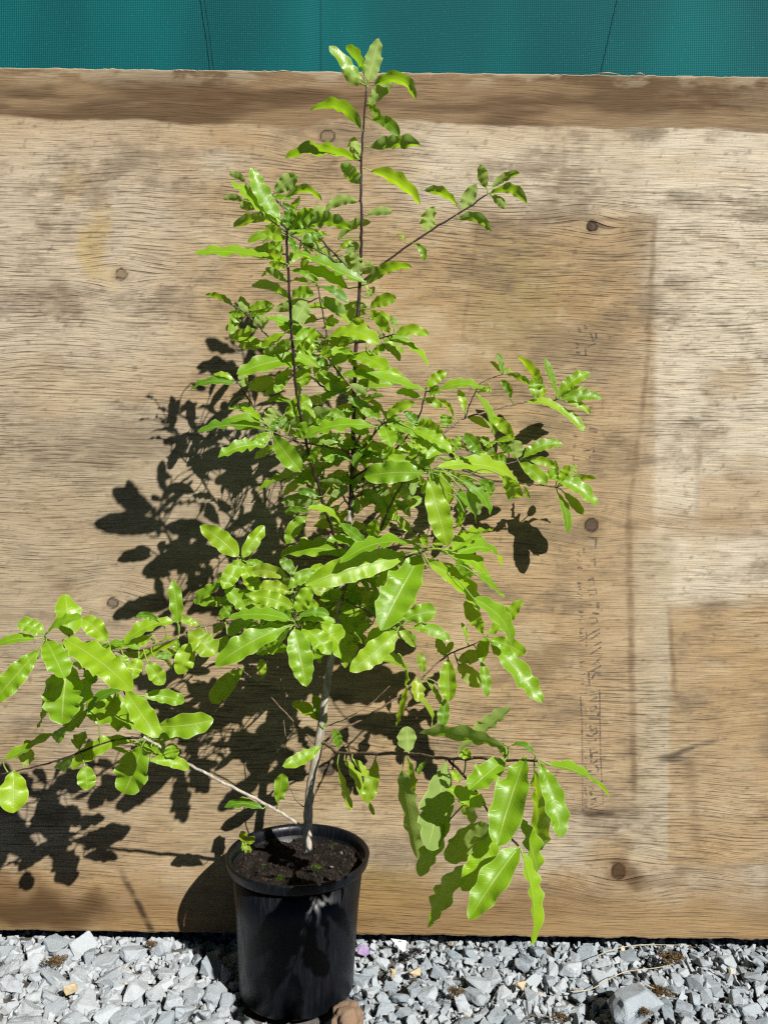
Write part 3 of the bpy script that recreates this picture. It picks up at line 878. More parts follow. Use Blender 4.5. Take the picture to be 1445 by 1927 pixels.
for (px, py, s, k) in ((609, 1575, 7, 5), (600, 1562, 7, 0), (660, 1583, 7, 1), (626, 1596, 5, 6), (556, 1632, 7, 2), (590, 1645, 8, 0), (498, 1646, 9, 3), (537, 1578, 6, 6), (623, 1632, 6, 7), (575, 1560, 6, 1),
                       (500, 1598, 6, 2), (470, 1618, 6, 3), (455, 1610, 5, 4), (530, 1640, 6, 1), (642, 1606, 5, 8), (520, 1595, 6, 4), (484, 1575, 5, 0), (590, 1625, 6, 3), (555, 1595, 5, 2), (605, 1652, 6, 4), (545, 1655, 6, 0), (640, 1640, 6, 2)):
    yd = .972; 
    for _ in range(4):
        q = P(px, py, yd); yd = yd * (CAM_H - (SOIL_Z + .002)) / (CAM_H - q.z)
    q = P(px, py, yd)
    o = bpy.data.objects.new('bark_chip' if k < 5 else 'grit_chip', bark_shapes[k]); COL.objects.link(o); o.parent = soil_o
    o.location = q - POT; sc = s / F * .97; o.scale = (sc, sc, sc); o.rotation_euler = (pr.gauss(0, .5), pr.gauss(0, .5), pr.uniform(0, 6))
def soil_pt(px, py):
    yd = .972
    for _ in range(5):
        q = P(px, py, yd); yd = yd * (CAM_H - (SOIL_Z + .002)) / (CAM_H - q.z)
    return P(px, py, yd)
for i, (px, py, rr_) in enumerate(((632, 1583, .010), (597, 1632, .008), (510, 1571, .006), (630, 1590, .006), (528, 1652, .007), (668, 1596, .005))):
    tuft('moss_tuft', ['bright green moss on the soil right of the stem', 'green moss patch on the soil in front of the stem', 'tiny green moss patch at the back of the soil left of the stem', 'small moss clump beside the grey chip in the pot', 'dull moss patch at the front of the soil', 'small moss clump by the right inside of the pot'][i], soil_pt(px, py), rr_, 170, M_MOSS, .0035, 30 + i, flat=.1)

# ------------------------------------------------------------------ the young tree
# every branch: name, bark, radius at start and end (mm), stem points (pixel x, pixel y, depth in m),
# then its leaves: blade base, blade tip, seen width, side shown (1 upper, -1 under), bow, depth of tip
# against base, yellowing
BR = {}
def branch(key, bark, r0, r1, pts, leaves): BR[key] = (bark, r0, r1, pts, leaves)

branch('trunk', 'old', 6.0, 3.2, [(578, 1606, .958), (580, 1545, .957), (582, 1500, .953), (592, 1440, .948), (603, 1380, .943), (609, 1335, .94), (615, 1290, .937), (624, 1235, .934), (634, 1170, .93), (642, 1110, .925), (652, 1040, .918), (659, 960, .912)], [
    (604, 1404, 532, 1442, 24, 1, -.05, -.02), (639, 1406, 628, 1373, 18, 1, 0, -.01), (609, 1371, 590, 1308, 22, 1, .05, .02), (597, 1355, 550, 1322, 20, 1, .05, .03),
    (668, 1110, 652, 1192, 36, 1, 0, -.01), (672, 1100, 655, 1145, 26, 1, 0, .0, .5), (680, 1110, 690, 1145, 24, 1, 0, .0, .45), (680, 1165, 677, 1197, 22, 1, 0, .0, .15),
    (585, 1108, 640, 1127, 22, 1, 0, .0, .4), (645, 1115, 612, 1120, 18, 1, 0, .0, .3), (707, 1105, 705, 1160, 18, 1, 0, .01), (690, 1150, 725, 1155, 14, 1, .1, .01)])
branch('leader', 'young', 2.9, .9, [(659, 960, .912), (663, 880, .905), (665, 800, .898), (667, 720, .89), (671, 630, .88), (676, 540, .872), (679, 470, .862), (680, 400, .85), (679, 330, .842), (683, 250, .832), (690, 165, .82)], [
    (692, 150, 713, 72, 31, -1, .03, .01), (683, 152, 620, 86, 20, 1, -.04, -.01), (685, 146, 650, 89, 15, -1, .1, .02), (681, 157, 643, 128, 14, -1, -.1, 0),
    (704, 160, 784, 184, 19, -1, .20, -.01), (695, 196, 738, 158, 24, -1, .05, 0), (693, 196, 716, 222, 14, 1, .05, 0), (700, 225, 751, 256, 20, 1, .15, 0),
    (680, 243, 585, 205, 22, -1, .22, -.01), (695, 278, 790, 271, 25, -1, .05, 0), (672, 300, 667, 258, 27, -1, 0, .01), (668, 301, 538, 296, 20, -1, .05, .02),
    (677, 345, 642, 307, 26, -1, 0, -.01), (698, 322, 791, 384, 23, -1, .06, -.01), (673, 380, 613, 397, 18, -1, .2, 0), (689, 405, 738, 399, 15, -1, .1, 0),
    (675, 518, 670, 476, 24, -1, 0, -.01), (684, 500, 702, 499, 10, -1, .2, 0), (690, 535, 775, 503, 20, -1, .12, -.02), (687, 531, 562, 474, 20, 1, -.05, -.03), (655, 543, 548, 511, 22, 1, .08, -.02),
    (690, 577, 640, 588, 36, -1, 0, .02), (697, 600, 735, 602, 20, 1, .1, .01), (660, 614, 570, 583, 14, 1, .18, -.01), (660, 607, 696, 622, 17, 1, .12, -.02),
    (696, 581, 745, 562, 22, 1, .12, -.01), (668, 690, 712, 722, 19, 1, .1, -.02), (646, 668, 735, 700, 25, 1, .06, -.03), (636, 450, 697, 418, 17, -1, .1, 0),
    (690, 560, 705, 540, 14, -1, 0, 0), (672, 640, 640, 625, 16, 1, .1, .01), (668, 742, 690, 720, 20, 1, 0, -.01), (664, 770, 640, 790, 18, 1, 0, -.02), (672, 690, 655, 660, 16, 1, 0, .01)])
branch('B1', 'young', 1.3, .8, [(684, 528, .869), (720, 498, .86), (800, 440, .855), (870, 398, .85), (917, 365, .845)], [
    (915, 352, 904, 309, 21, -1, -.05, 0), (925, 353, 977, 325, 16, -1, .05, 0), (922, 364, 991, 382, 17, -1, .22, 0), (925, 368, 950, 393, 15, -1, .1, 0), (872, 396, 896, 347, 25, -1, .05, 0),
    (861, 389, 799, 357, 15, -1, .1, 0), (803, 435, 818, 390, 28, -1, -.05, 0), (862, 413, 923, 436, 18, -1, .22, 0), (780, 459, 797, 491, 13, 1, .2, 0), (761, 456, 746, 443, 5, 1, .3, 0)])
branch('B2a', 'young', 1.2, .7, [(676, 530, .872), (630, 478, .862), (582, 431, .85), (512, 369, .84)], [
    (518, 362, 561, 331, 27, -1, .04, 0), (537, 372, 606, 378, 15, -1, .2, 0), (614, 414, 592, 387, 22, -1, .05, .01), (568, 455, 602, 440, 18, 1, 0, 0), (652, 480, 677, 458, 18, -1, .1, 0),
    (575, 462, 612, 472, 16, -1, .1, .02), (600, 470, 570, 455, 15, -1, 0, .02), (620, 500, 595, 478, 17, -1, 0, .02), (640, 470, 662, 452, 10, 1, .1, 0)])
branch('B2b', 'young', 1.1, .7, [(668, 522, .875), (652, 506, .868), (600, 473, .855), (550, 444, .845), (490, 398, .835)], [
    (462, 342, 432, 327, 13, -1, .1, 0), (457, 377, 420, 375, 12, -1, .12, 0), (486, 388, 453, 391, 22, -1, .1, .01), (515, 418, 440, 427, 18, -1, .12, .01), (488, 362, 464, 350, 14, -1, 0, 0),
    (500, 405, 485, 360, 20, -1, 0, .02), (540, 500, 500, 470, 16, -1, 0, .03)])
branch('C1', 'young', 1.9, 1.2, [(647, 1080, .922), (625, 995, .898), (612, 962, .888), (596, 905, .872), (580, 850, .856), (566, 780, .838), (556, 720, .824), (549, 620, .80), (541, 480, .772), (540, 435, .762)], [
    (527, 412, 475, 313, 30, 1, -.08, .0), (532, 424, 433, 338, 24, 1, -.03, -.01), (541, 428, 546, 393, 22, 1, 0, .0), (545, 428, 591, 395, 29, 1, .03, -.01), (535, 446, 500, 426, 26, 1, -.05, -.03),
    (545, 446, 556, 472, 14, 1, 0, -.01), (560, 431, 663, 433, 25, -1, .14, .01), (535, 497, 366, 477, 15, 1, .06, -.01), (538, 506, 507, 495, 12, 1, .05, 0), (540, 530, 500, 505, 14, -1, .05, 0), (545, 564, 474, 537, 17, -1, .12, 0),
    (549, 560, 590, 555, 22, 1, .15, -.01), (552, 610, 578, 568, 34, -1, 0, .02), (555, 640, 580, 620, 16, 1, 0, .01), (600, 935, 560, 925, 14, 1, .1, 0), (585, 870, 600, 840, 18, 1, 0, -.01)])
branch('D', 'young', 1.0, .6, [(618, 660, .868), (616, 637, .865), (609, 597, .86), (597, 537, .85)], [
    (605, 540, 655, 570, 16, 1, .08, 0), (592, 530, 560, 512, 12, 1, .1, 0), (605, 562, 650, 588, 23, -1, 0, .01), (598, 535, 583, 515, 12, -1, 0, 0), (612, 620, 636, 600, 15, 1, 0, .02)])
branch('F', 'young', 1.1, .7, [(625, 740, .888), (580, 705, .89), (534, 667, .895), (502, 630, .90), (462, 589, .90), (440, 576, .90)], [
    (438, 575, 387, 555, 12, -1, .08, 0), (466, 586, 453, 558, 20, -1, 0, .01), (470, 584, 516, 575, 15, 1, .12, 0), (462, 592, 430, 588, 12, 1, 0, 0), (478, 613, 502, 600, 18, -1, .1, 0),
    (500, 655, 438, 643, 13, 1, .12, 0), (542, 666, 495, 661, 16, 1, .1, 0), (520, 660, 545, 640, 18, 1, 0, -.01), (555, 690, 525, 672, 15, -1, 0, 0)])
branch('E', 'mid', 1.6, .9, [(664, 860, .903), (682, 800, .885), (685, 760, .872), (655, 722, .862), (627, 687, .85), (603, 652, .84)], [
    (599, 651, 500, 598, 23, 1, .06, -.02), (592, 640, 525, 614, 20, 1, .05, -.01), (596, 646, 574, 619, 28, 1, 0, -.02), (590, 642, 560, 667, 29, 1, 0, .0), (612, 640, 712, 645, 25, 1, .16, -.02), (606, 656, 622, 668, 24, 1, 0, -.03),
    (597, 677, 446, 704, 33, 1, .05, -.02), (540, 695, 519, 739, 20, 1, 0, -.01), (563, 694, 574, 726, 32, 1, 0, 0), (618, 688, 586, 683, 16, 1, .15, -.01), (650, 738, 590, 690, 25, 1, -.04, -.02),
    (705, 780, 655, 750, 18, 1, .03, -.02), (620, 690, 645, 665, 16, 1, 0, 0), (640, 712, 610, 735, 18, 1, 0, .01), (672, 745, 690, 710, 18, -1, 0, .01), (600, 700, 640, 720, 14, 1, 0, .02), (655, 725, 690, 745, 16, -1, .1, .0), (645, 735, 605, 755, 17, 1, .1, .01)])
branch('H', 'young', 1.1, .7, [(670, 645, .881), (700, 641, .87), (722, 635, .862), (742, 628, .855)], [
    (744, 629, 806, 631, 20, 1, .12, -.01), (733, 626, 697, 584, 19, 1, .04, -.02), (742, 619, 737, 594, 14, -1, .1, 0), (736, 641, 806, 690, 13, 1, .08, -.01), (710, 650, 753, 679, 13, -1, .15, 0),
    (720, 645, 775, 639, 12, 1, .12, 0), (700, 665, 725, 650, 15, 1, 0, 0), (690, 660, 712, 688, 17, -1, 0, .01)])
branch('G', 'mid', 1.5, .9, [(663, 900, .906), (680, 850, .88), (700, 822, .865), (722, 796, .85)], [
    (728, 784, 780, 758, 18, 1, .08, -.01), (722, 801, 736, 841, 32, 1, 0, -.02), (706, 803, 565, 824, 25, 1, .05, -.02), (735, 799, 800, 825, 20, 1, .05, -.01), (776, 808, 850, 849, 22, 1, .05, -.01),
    (702, 786, 677, 771, 16, 1, .1, 0), (714, 788, 698, 763, 16, 1, 0, .02), (785, 800, 833, 816, 29, 1, .05, -.01), (785, 826, 807, 853, 28, 1, 0, -.01), (860, 861, 803, 862, 17, 1, .22, -.02), (853, 848, 865, 820, 16, 1, 0, 0),
    (902, 856, 873, 817, 22, 1, .06, 0), (838, 803, 840, 780, 22, 1, 0, 0), (720, 846, 762, 869, 34, 1, 0, -.01), (690, 815, 660, 800, 20, 1, 0, 0), (745, 815, 730, 780, 15, 1, 0, .01), (760, 800, 720, 775, 18, -1, 0, .02), (820, 850, 790, 880, 20, 1, 0, .0),
    (650, 790, 610, 775, 18, 1, .1, .0), (690, 830, 735, 850, 20, 1, 0, .01), (640, 815, 605, 845, 18, -1, 0, .02)])
branch('J', 'young', 1.3, .7, [(664, 900, .905), (735, 852, .885), (767, 820, .875), (790, 780, .862), (801, 738, .85)], [
    (803, 729, 840, 699, 19, 1, .05, 0), (808, 736, 827, 739, 22, 1, .05, -.01), (798, 735, 690, 702, 15, 1, -.05, -.01), (790, 749, 745, 738, 16, 1, .08, 0), (797, 752, 830, 768, 16, 1, .1, 0), (785, 795, 760, 775, 18, 1, 0, .0), (778, 800, 812, 790, 16, -1, 0, .01),
    (762, 835, 735, 815, 18, 1, 0, -.01), (772, 825, 800, 850, 18, 1, 0, 0), (705, 700, 760, 712, 15, 1, .08, .0), (740, 850, 700, 870, 22, -1, 0, .0)])
branch('K', 'mid', 1.7, .8, [(662, 940, .910), (740, 895, .925), (800, 845, .945), (852, 800, .96), (875, 786, .97), (910, 777, .98), (955, 764, .99), (990, 757, .995), (1045, 753, 1.003)], [
    (1047, 750, 1110, 700, 23, 1, .06, 0), (1052, 743, 1105, 733, 19, -1, .0, .01), (1055, 752, 1133, 749, 21, 1, .06, 0), (1066, 756, 1110, 779, 13, 1, .1, 0), (1048, 747, 1025, 674, 11, 1, -.05, 0),
    (1019, 728, 974, 670, 17, -1, .05, 0), (1008, 750, 1004, 712, 24, 1, 0, 0), (1021, 751, 1020, 722, 10, 1, 0, 0), (992, 757, 1062, 780, 13, 1, .1, 0), (1045, 763, 1099, 811, 16, 1, .04, 0),
    (960, 750, 942, 716, 14, 1, .15, 0), (853, 785, 822, 752, 9, -1, .12, 0), (880, 786, 925, 806, 14, -1, .06, 0), (874, 776, 862, 733, 14, 1, .05, 0), (845, 803, 830, 780, 16, 1, 0, 0), (820, 825, 850, 835, 18, 1, 0, -.01)])
branch('K2', 'young', .9, .5, [(876, 786, .966), (884, 760, .968), (892, 743, .97), (905, 720, .975), (945, 705, .98)], [
    (945, 703, 934, 664, 9, 1, .05, 0), (942, 700, 921, 680, 8, 1, .05, 0), (950, 704, 996, 723, 12, -1, .06, 0), (948, 699, 963, 696, 7, 1, .1, 0), (922, 738, 830, 731, 15, 1, .08, 0), (900, 738, 925, 732, 9, 1, .1, 0)])
branch('L', 'young', 1.4, .8, [(663, 905, .907), (760, 890, .93), (860, 882, .955), (920, 878, .97), (955, 873, .975), (977, 866, .98)], [
    (985, 861, 1060, 836, 21, 1, .1, 0), (972, 862, 968, 828, 28, -1, 0, 0), (978, 872, 1028, 911, 25, 1, .05, -.02), (996, 866, 1046, 881, 15, 1, .1, 0), (930, 866, 952, 868, 28, 1, 0, 0), (950, 880, 940, 860, 16, 1, 0, 0), (900, 884, 915, 862, 15, -1, 0, 0)])
branch('L2', 'young', 1.1, .7, [(835, 884, .95), (885, 855, .962), (915, 843, .968), (935, 833, .97)], [
    (931, 820, 895, 740, 14, 1, .05, 0), (924, 786, 964, 824, 21, 1, .08, -.01), (933, 832, 915, 842, 9, 1, .1, 0), (940, 836, 962, 850, 14, 1, 0, 0), (922, 842, 905, 822, 15, 1, 0, 0)])
branch('M', 'young', 1.1, .7, [(870, 884, .957), (920, 903, .97), (960, 908, .99), (1017, 913, 1.005), (1047, 918, 1.01)], [
    (1030, 896, 1123, 951, 27, 1, .08, -.01), (1052, 915, 1121, 900, 15, -1, .05, 0), (1048, 902, 1043, 866, 14, 1, 0, 0), (1055, 906, 1069, 875, 18, 1, 0, 0), (1070, 893, 1084, 874, 15, -1, 0, 0),
    (1060, 926, 1097, 968, 17, 1, .05, 0), (1048, 926, 1068, 1004, 15, 1, .04, 0), (986, 915, 996, 939, 8, 1, 0, 0), (1020, 905, 1045, 885, 16, 1, 0, 0)])
branch('N', 'mid', 1.6, .9, [(661, 925, .909), (715, 895, .885), (765, 872, .86), (808, 890, .835)], [
    (808, 902, 843, 1028, 42, 1, 0, -.01), (832, 882, 843, 950, 26, 1, 0, .01), (820, 881, 979, 911, 29, 1, .07, .06), (806, 882, 785, 840, 16, 1, 0, 0), (800, 890, 685, 896, 40, 1, .03, .01), (795, 885, 730, 858, 24, 1, 0, .01),
    (868, 905, 923, 969, 20, 1, .12, .01), (880, 920, 901, 968, 22, -1, .05, .02), (866, 918, 873, 976, 18, 1, -.05, .02), (872, 962, 861, 992, 12, 1, 0, .02), (945, 895, 971, 939, 29, 1, .05, .03), (850, 895, 888, 912, 20, 1, .1, .01),
    (860, 930, 895, 985, 14, 1, .1, .03), (900, 905, 930, 925, 20, 1, .05, .02), (815, 900, 795, 930, 16, 1, 0, .02)])
branch('P', 'mid', 1.5, .9, [(663, 880, .905), (650, 848, .89), (610, 840, .87), (557, 830, .85), (510, 811, .835)], [
    (505, 810, 372, 811, 15, 1, .03, -.01), (508, 816, 471, 833, 20, 1, -.05, -.01), (500, 838, 411, 860, 23, 1, .07, -.02), (514, 820, 566, 886, 36, 1, 0, -.02), (508, 803, 522, 772, 30, -1, .1, .0), (495, 796, 427, 795, 14, 1, .1, 0),
    (490, 790, 455, 765, 14, 1, 0, .02), (537, 778, 583, 750, 35, 1, 0, .01), (535, 806, 622, 771, 24, -1, 0, -.01), (559, 822, 578, 795, 20, 1, 0, -.01), (590, 803, 628, 786, 18, 1, 0, .01), (520, 838, 480, 862, 16, -1, 0, .02), (545, 800, 515, 788, 18, 1, 0, .02),
    (585, 842, 565, 870, 16, 1, 0, .01), (610, 845, 625, 870, 20, 1, 0, -.01), (560, 850, 600, 870, 18, -1, 0, .02), (500, 812, 540, 785, 16, 1, 0, .01)])
branch('Q', 'young', 1.0, .6, [(512, 812, .836), (490, 785, .845), (464, 746, .85), (450, 722, .85), (440, 716, .85)], [
    (440, 722, 358, 733, 15, 1, .1, 0), (440, 715, 402, 704, 10, 1, .08, 0), (458, 730, 458, 700, 18, -1, 0, 0), (466, 727, 515, 712, 28, -1, -.05, .01), (430, 770, 478, 785, 13, 1, .15, .01), (470, 760, 440, 770, 12, -1, 0, 0)])
branch('R', 'mid', 1.6, 1.0, [(641, 1115, .925), (690, 1050, .90), (720, 985, .885), (745, 930, .875), (775, 880, .86)], [
    (745, 980, 720, 935, 22, 1, 0, 0), (775, 1003, 745, 972, 18, 1, 0, -.01, .3), (730, 960, 700, 930, 18, -1, 0, .01), (748, 920, 775, 945, 16, -1, 0, 0), (700, 1020, 709, 978, 26, 1, 0, -.02), (687, 1021, 640, 985, 19, 1, 0, -.02), (678, 1031, 615, 1017, 18, 1, .1, -.02),
    (640, 985, 580, 957, 12, 1, .12, -.02), (760, 900, 790, 915, 15, 1, 0, 0), (715, 1000, 735, 965, 15, 1, 0, 0)])
branch('inner', 'mid', 1.2, .7, [(659, 955, .912), (640, 925, .905), (615, 905, .90), (596, 893, .895)], [
    (610, 882, 560, 912, 24, 1, .06, -.01), (572, 894, 486, 924, 10, 1, .05, 0, .2), (655, 889, 608, 913, 20, -1, .05, 0), (602, 950, 530, 946, 24, -1, .1, 0), (578, 968, 540, 1024, 24, 1, .08, 0), (582, 962, 536, 966, 14, 1, .1, 0),
    (625, 935, 655, 915, 18, -1, 0, 0), (640, 950, 600, 975, 16, -1, 0, .01, .2), (650, 960, 700, 940, 16, -1, 0, .01, .15)])
branch('S', 'mid', 1.9, 1.0, [(645, 1085, .922), (690, 1075, .90), (745, 1055, .88), (800, 1036, .868)], [
    (792, 1043, 716, 1184, 66, 1, .0, -.05), (786, 1026, 640, 1058, 22, 1, .10, -.05), (762, 1047, 574, 1101, 50, 1, .04, -.05), (655, 1044, 527, 1046, 34, 1, .08, .02), (852, 1036, 926, 995, 26, 1, .03, .07), (860, 1042, 945, 1061, 22, 1, .1, .07),
    (828, 1038, 922, 1098, 25, 1, .08, .05), (900, 1085, 947, 1119, 14, 1, 0, .07), (806, 1059, 905, 1152, 34, 1, .05, .05), (890, 1126, 963, 1213, 30, 1, .06, .05), (745, 1066, 712, 1106, 26, 1, 0, .02), (857, 1052, 888, 1086, 20, 1, 0, .02), (805, 1030, 795, 1005, 14, 1, 0, .02),
    (815, 1032, 850, 1005, 16, 1, 0, .03), (800, 1050, 830, 1075, 18, -1, 0, .03)])
branch('V', 'mid', 1.1, .7, [(640, 1125, .926), (690, 1150, .88), (735, 1175, .84), (753, 1178, .82)], [
    (747, 1188, 659, 1263, 41, 1, -.02, -.02), (772, 1182, 846, 1206, 21, 1, .1, 0), (760, 1165, 821, 1150, 34, 1, .05, 0), (738, 1183, 742, 1200, 14, 1, 0, 0), (712, 1242, 762, 1290, 12, 1, .15, .05, .2), (700, 1175, 670, 1190, 16, 1, 0, .02)])
branch('U', 'mid', 1.5, .8, [(606, 1400, .945), (640, 1372, .94), (680, 1355, .937), (755, 1307, .935), (793, 1277, .935), (835, 1237, .937), (875, 1219, .94), (912, 1204, .94)], [
    (922, 1208, 1020, 1322, 35, 1, .0, -.02), (922, 1203, 987, 1232, 31, 1, .05, .01), (918, 1195, 982, 1128, 26, 1, -.03, .01), (909, 1192, 875, 1131, 26, 1, .03, 0), (914, 1200, 906, 1246, 22, 1, 0, -.02), (905, 1246, 916, 1311, 18, 1, .04, -.01),
    (843, 1240, 845, 1319, 33, 1, 0, -.02), (838, 1314, 831, 1368, 22, 1, 0, -.01), (835, 1233, 823, 1198, 18, 1, 0, -.01), (836, 1232, 852, 1208, 12, 1, 0, 0), (878, 1206, 868, 1172, 8, 1, .05, 0), (862, 1243, 905, 1229, 25, -1, 0, .01), (862, 1250, 906, 1291, 29, -1, 0, .01),
    (797, 1266, 789, 1229, 18, 1, 0, 0, .25), (784, 1276, 786, 1321, 25, 1, 0, -.01, .55), (775, 1308, 813, 1371, 10, 1, .18, -.01, .35), (805, 1285, 830, 1326, 10, 1, .05, 0, .35), (765, 1291, 744, 1366, 12, 1, .1, -.02, .2)])
branch('W', 'mid', 2.3, 1.0, [(604, 1395, .945), (622, 1406, .925), (642, 1418, .895), (725, 1418, .82), (781, 1419, .77), (842, 1428, .72), (909, 1427, .67), (964, 1431, .64), (1011, 1431, .615)], [
    (988, 1423, 934, 1591, 61, 1, .0, -.03), (1013, 1435, 1055, 1576, 39, 1, .05, -.02), (1031, 1438, 1146, 1499, 15, 1, .06, .01), (1005, 1448, 1010, 1600, 33, -1, 0, .01), (950, 1429, 882, 1487, 43, 1, .0, -.03), (1003, 1417, 961, 1403, 10, 1, .2, .01),
    (950, 1406, 790, 1376, 28, -1, .0, .01), (862, 1412, 960, 1330, 24, -1, -.03, .0), (957, 1418, 937, 1407, 22, -1, 0, .02), (885, 1425, 869, 1411, 20, 1, 0, 0), (768, 1416, 765, 1367, 35, -1, 0, .01), (758, 1450, 789, 1613, 34, -1, -.06, .01), (767, 1426, 776, 1491, 14, -1, 0, .02),
    (802, 1433, 787, 1458, 9, 1, .1, 0), (838, 1433, 804, 1598, 60, -1, .03, -.08), (851, 1450, 841, 1546, 18, -1, 0, .02), (635, 1437, 663, 1524, 12, 1, -.08, 0, .2), (648, 1430, 686, 1504, 16, 1, .04, 0, .2), (663, 1428, 695, 1474, 14, 1, .06, 0, .25), (706, 1428, 688, 1511, 26, 1, .05, -.01, .2),
    (694, 1508, 704, 1534, 8, 1, 0, 0, .3), (865, 1470, 850, 1450, 14, 1, 0, 0)])
branch('W2', 'young', 1.3, .8, [(843, 1428, .719), (882, 1471, .69), (927, 1538, .64), (978, 1596, .60)], [
    (912, 1510, 846, 1484, 30, 1, -.04, -.02), (862, 1495, 889, 1549, 22, -1, 0, .03), (921, 1552, 837, 1618, 49, -1, .02, .02), (848, 1540, 783, 1645, 33, 1, -.04, .02), (935, 1571, 870, 1677, 45, 1, 0, -.01), (976, 1594, 882, 1731, 51, 1, 0, -.02),
    (882, 1625, 801, 1738, 39, 1, -.03, .04), (982, 1605, 1003, 1779, 25, 1, .04, -.01), (978, 1540, 1013, 1643, 31, 1, 0, .03), (935, 1560, 915, 1590, 24, -1, 0, .03)])
branch('Y', 'old', 2.2, 1.5, [(574, 1560, .955), (530, 1530, .94), (470, 1498, .915), (400, 1462, .885), (340, 1430, .86), (270, 1386, .835)], [
    (523, 1511, 532, 1455, 26, 1, 0, -.01), (495, 1522, 423, 1518, 18, 1, .08, 0), (320, 1400, 328, 1426, 26, 1, 0, 0), (268, 1403, 233, 1495, 58, 1, .02, 0), (283, 1432, 356, 1448, 22, 1, .1, .01), (297, 1367, 402, 1354, 43, 1, -.03, .0), (285, 1405, 310, 1412, 16, 1, 0, .02)])
branch('Y1', 'young', 1.3, .8, [(270, 1386, .835), (261, 1362, .825), (247, 1330, .81), (232, 1297, .80)], [
    (237, 1299, 298, 1387, 41, 1, 0, -.02), (270, 1309, 348, 1321, 25, 1, .06, .02), (260, 1372, 162, 1320, 58, 1, .03, .03), (231, 1299, 165, 1341, 15, 1, .1, .01), (250, 1340, 268, 1310, 18, 1, 0, .03)])
branch('Y2', 'young', 1.3, .7, [(268, 1386, .835), (200, 1397, .83), (140, 1420, .825), (92, 1436, .82), (37, 1450, .815), (0, 1456, .81)], [
    (240, 1389, 135, 1447, 30, 1, .08, -.01), (160, 1441, 166, 1486, 31, 1, 0, 0), (150, 1410, 152, 1379, 26, 1, 0, .02), (138, 1421, 108, 1449, 20, 1, 0, .02), (27, 1450, 26, 1530, 47, 1, 0, -.01), (45, 1440, 60, 1410, 26, -1, 0, .01), (8, 1429, 101, 1380, 18, 1, -.05, .0), (165, 1336, 120, 1376, 20, 1, 0, .01)])
branch('Z', 'mid', 2.0, 1.4, [(634, 1175, .931), (560, 1160, .90), (500, 1152, .87), (442, 1164, .845), (375, 1181, .82), (320, 1205, .805), (270, 1220, .795), (212, 1226, .785)], [
    (262, 1222, 192, 1215, 14, 1, .08, 0), (330, 1170, 234, 1212, 24, 1, .1, -.01), (286, 1195, 244, 1213, 18, 1, -.05, 0), (335, 1173, 325, 1092, 25, 1, .03, 0), (298, 1167, 256, 1160, 14, 1, .12, 0), (374, 1176, 338, 1163, 14, 1, 0, 0),
    (336, 1201, 262, 1239, 20, 1, 0, .01, .2), (262, 1238, 247, 1279, 26, 1, 0, -.01, .15), (278, 1246, 309, 1288, 28, 1, 0, .0), (232, 1231, 236, 1252, 16, 1, 0, 0, .2), (290, 1236, 326, 1233, 12, 1, 0, .01), (334, 1201, 332, 1226, 12, 1, 0, 0), (355, 1189, 406, 1233, 44, 1, 0, -.01, .25),
    (358, 1211, 338, 1269, 35, 1, 0, .0), (412, 1164, 434, 1140, 18, 1, 0, 0), (428, 1197, 414, 1229, 24, 1, 0, 0), (390, 1195, 398, 1230, 18, 1, 0, .01)])
branch('Z1', 'young', 1.3, .8, [(212, 1226, .785), (170, 1224, .775), (128, 1218, .765), (86, 1203, .755)], [
    (83, 1193, 34, 1172, 29, 1, .05, 0), (90, 1190, 154, 1161, 18, 1, .06, -.01), (131, 1198, 123, 1118, 45, 1, 0, .02), (203, 1206, 155, 1165, 33, 1, .05, .01), (67, 1202, -10, 1214, 17, 1, .05, 0), (74, 1222, -12, 1320, 39, 1, 0, -.01), (74, 1236, 0, 1319, 14, -1, 0, .02),
    (88, 1206, 122, 1276, 45, 1, 0, -.03), (128, 1250, 117, 1363, 66, 1, 0, -.01), (121, 1203, 249, 1298, 54, 1, .03, -.04), (187, 1266, 118, 1364, 35, 1, 0, .02), (125, 1366, 103, 1394, 20, 1, 0, .02), (82, 1313, 73, 1366, 12, 1, 0, .03), (160, 1262, 180, 1285, 22, 1, 0, .0), (170, 1240, 140, 1255, 18, 1, 0, .02)])
branch('AA', 'mid', 1.6, .9, [(633, 1182, .931), (610, 1192, .885), (580, 1190, .84), (554, 1176, .805)], [
    (541, 1178, 405, 1252, 43, 1, .02, -.02), (554, 1183, 577, 1292, 43, 1, 0, -.02), (571, 1178, 623, 1231, 39, 1, 0, -.01), (605, 1175, 667, 1243, 48, 1, 0, .01), (545, 1167, 430, 1163, 23, 1, .05, -.01), (480, 1165, 431, 1196, 22, 1, .08, .01), (550, 1165, 517, 1143, 22, 1, 0, .01),
    (562, 1161, 620, 1157, 16, 1, .1, 0), (565, 1169, 631, 1171, 16, 1, .05, 0), (545, 1225, 482, 1228, 26, 1, .05, .04), (585, 1241, 618, 1226, 12, 1, 0, .04), (500, 1200, 470, 1180, 18, 1, 0, .03), (560, 1190, 600, 1215, 16, 1, 0, .03), (545, 1185, 520, 1215, 18, 1, 0, .04)])
branch('AA2', 'young', 1.1, .7, [(554, 1176, .806), (555, 1145, .82), (555, 1110, .83), (553, 1080, .835)], [
    (559, 1151, 586, 1103, 28, 1, 0, 0), (550, 1144, 468, 1121, 29, 1, .07, -.01), (545, 1114, 488, 1103, 25, 1, .05, 0, .3), (541, 1087, 475, 1075, 25, 1, .08, 0, .5), (552, 1081, 528, 1052, 20, 1, .05, 0, .2), (595, 1075, 544, 1106, 22, 1, .06, -.01), (565, 1130, 600, 1140, 18, 1, 0, .02, .1), (575, 1080, 610, 1065, 18, 1, 0, .02)])
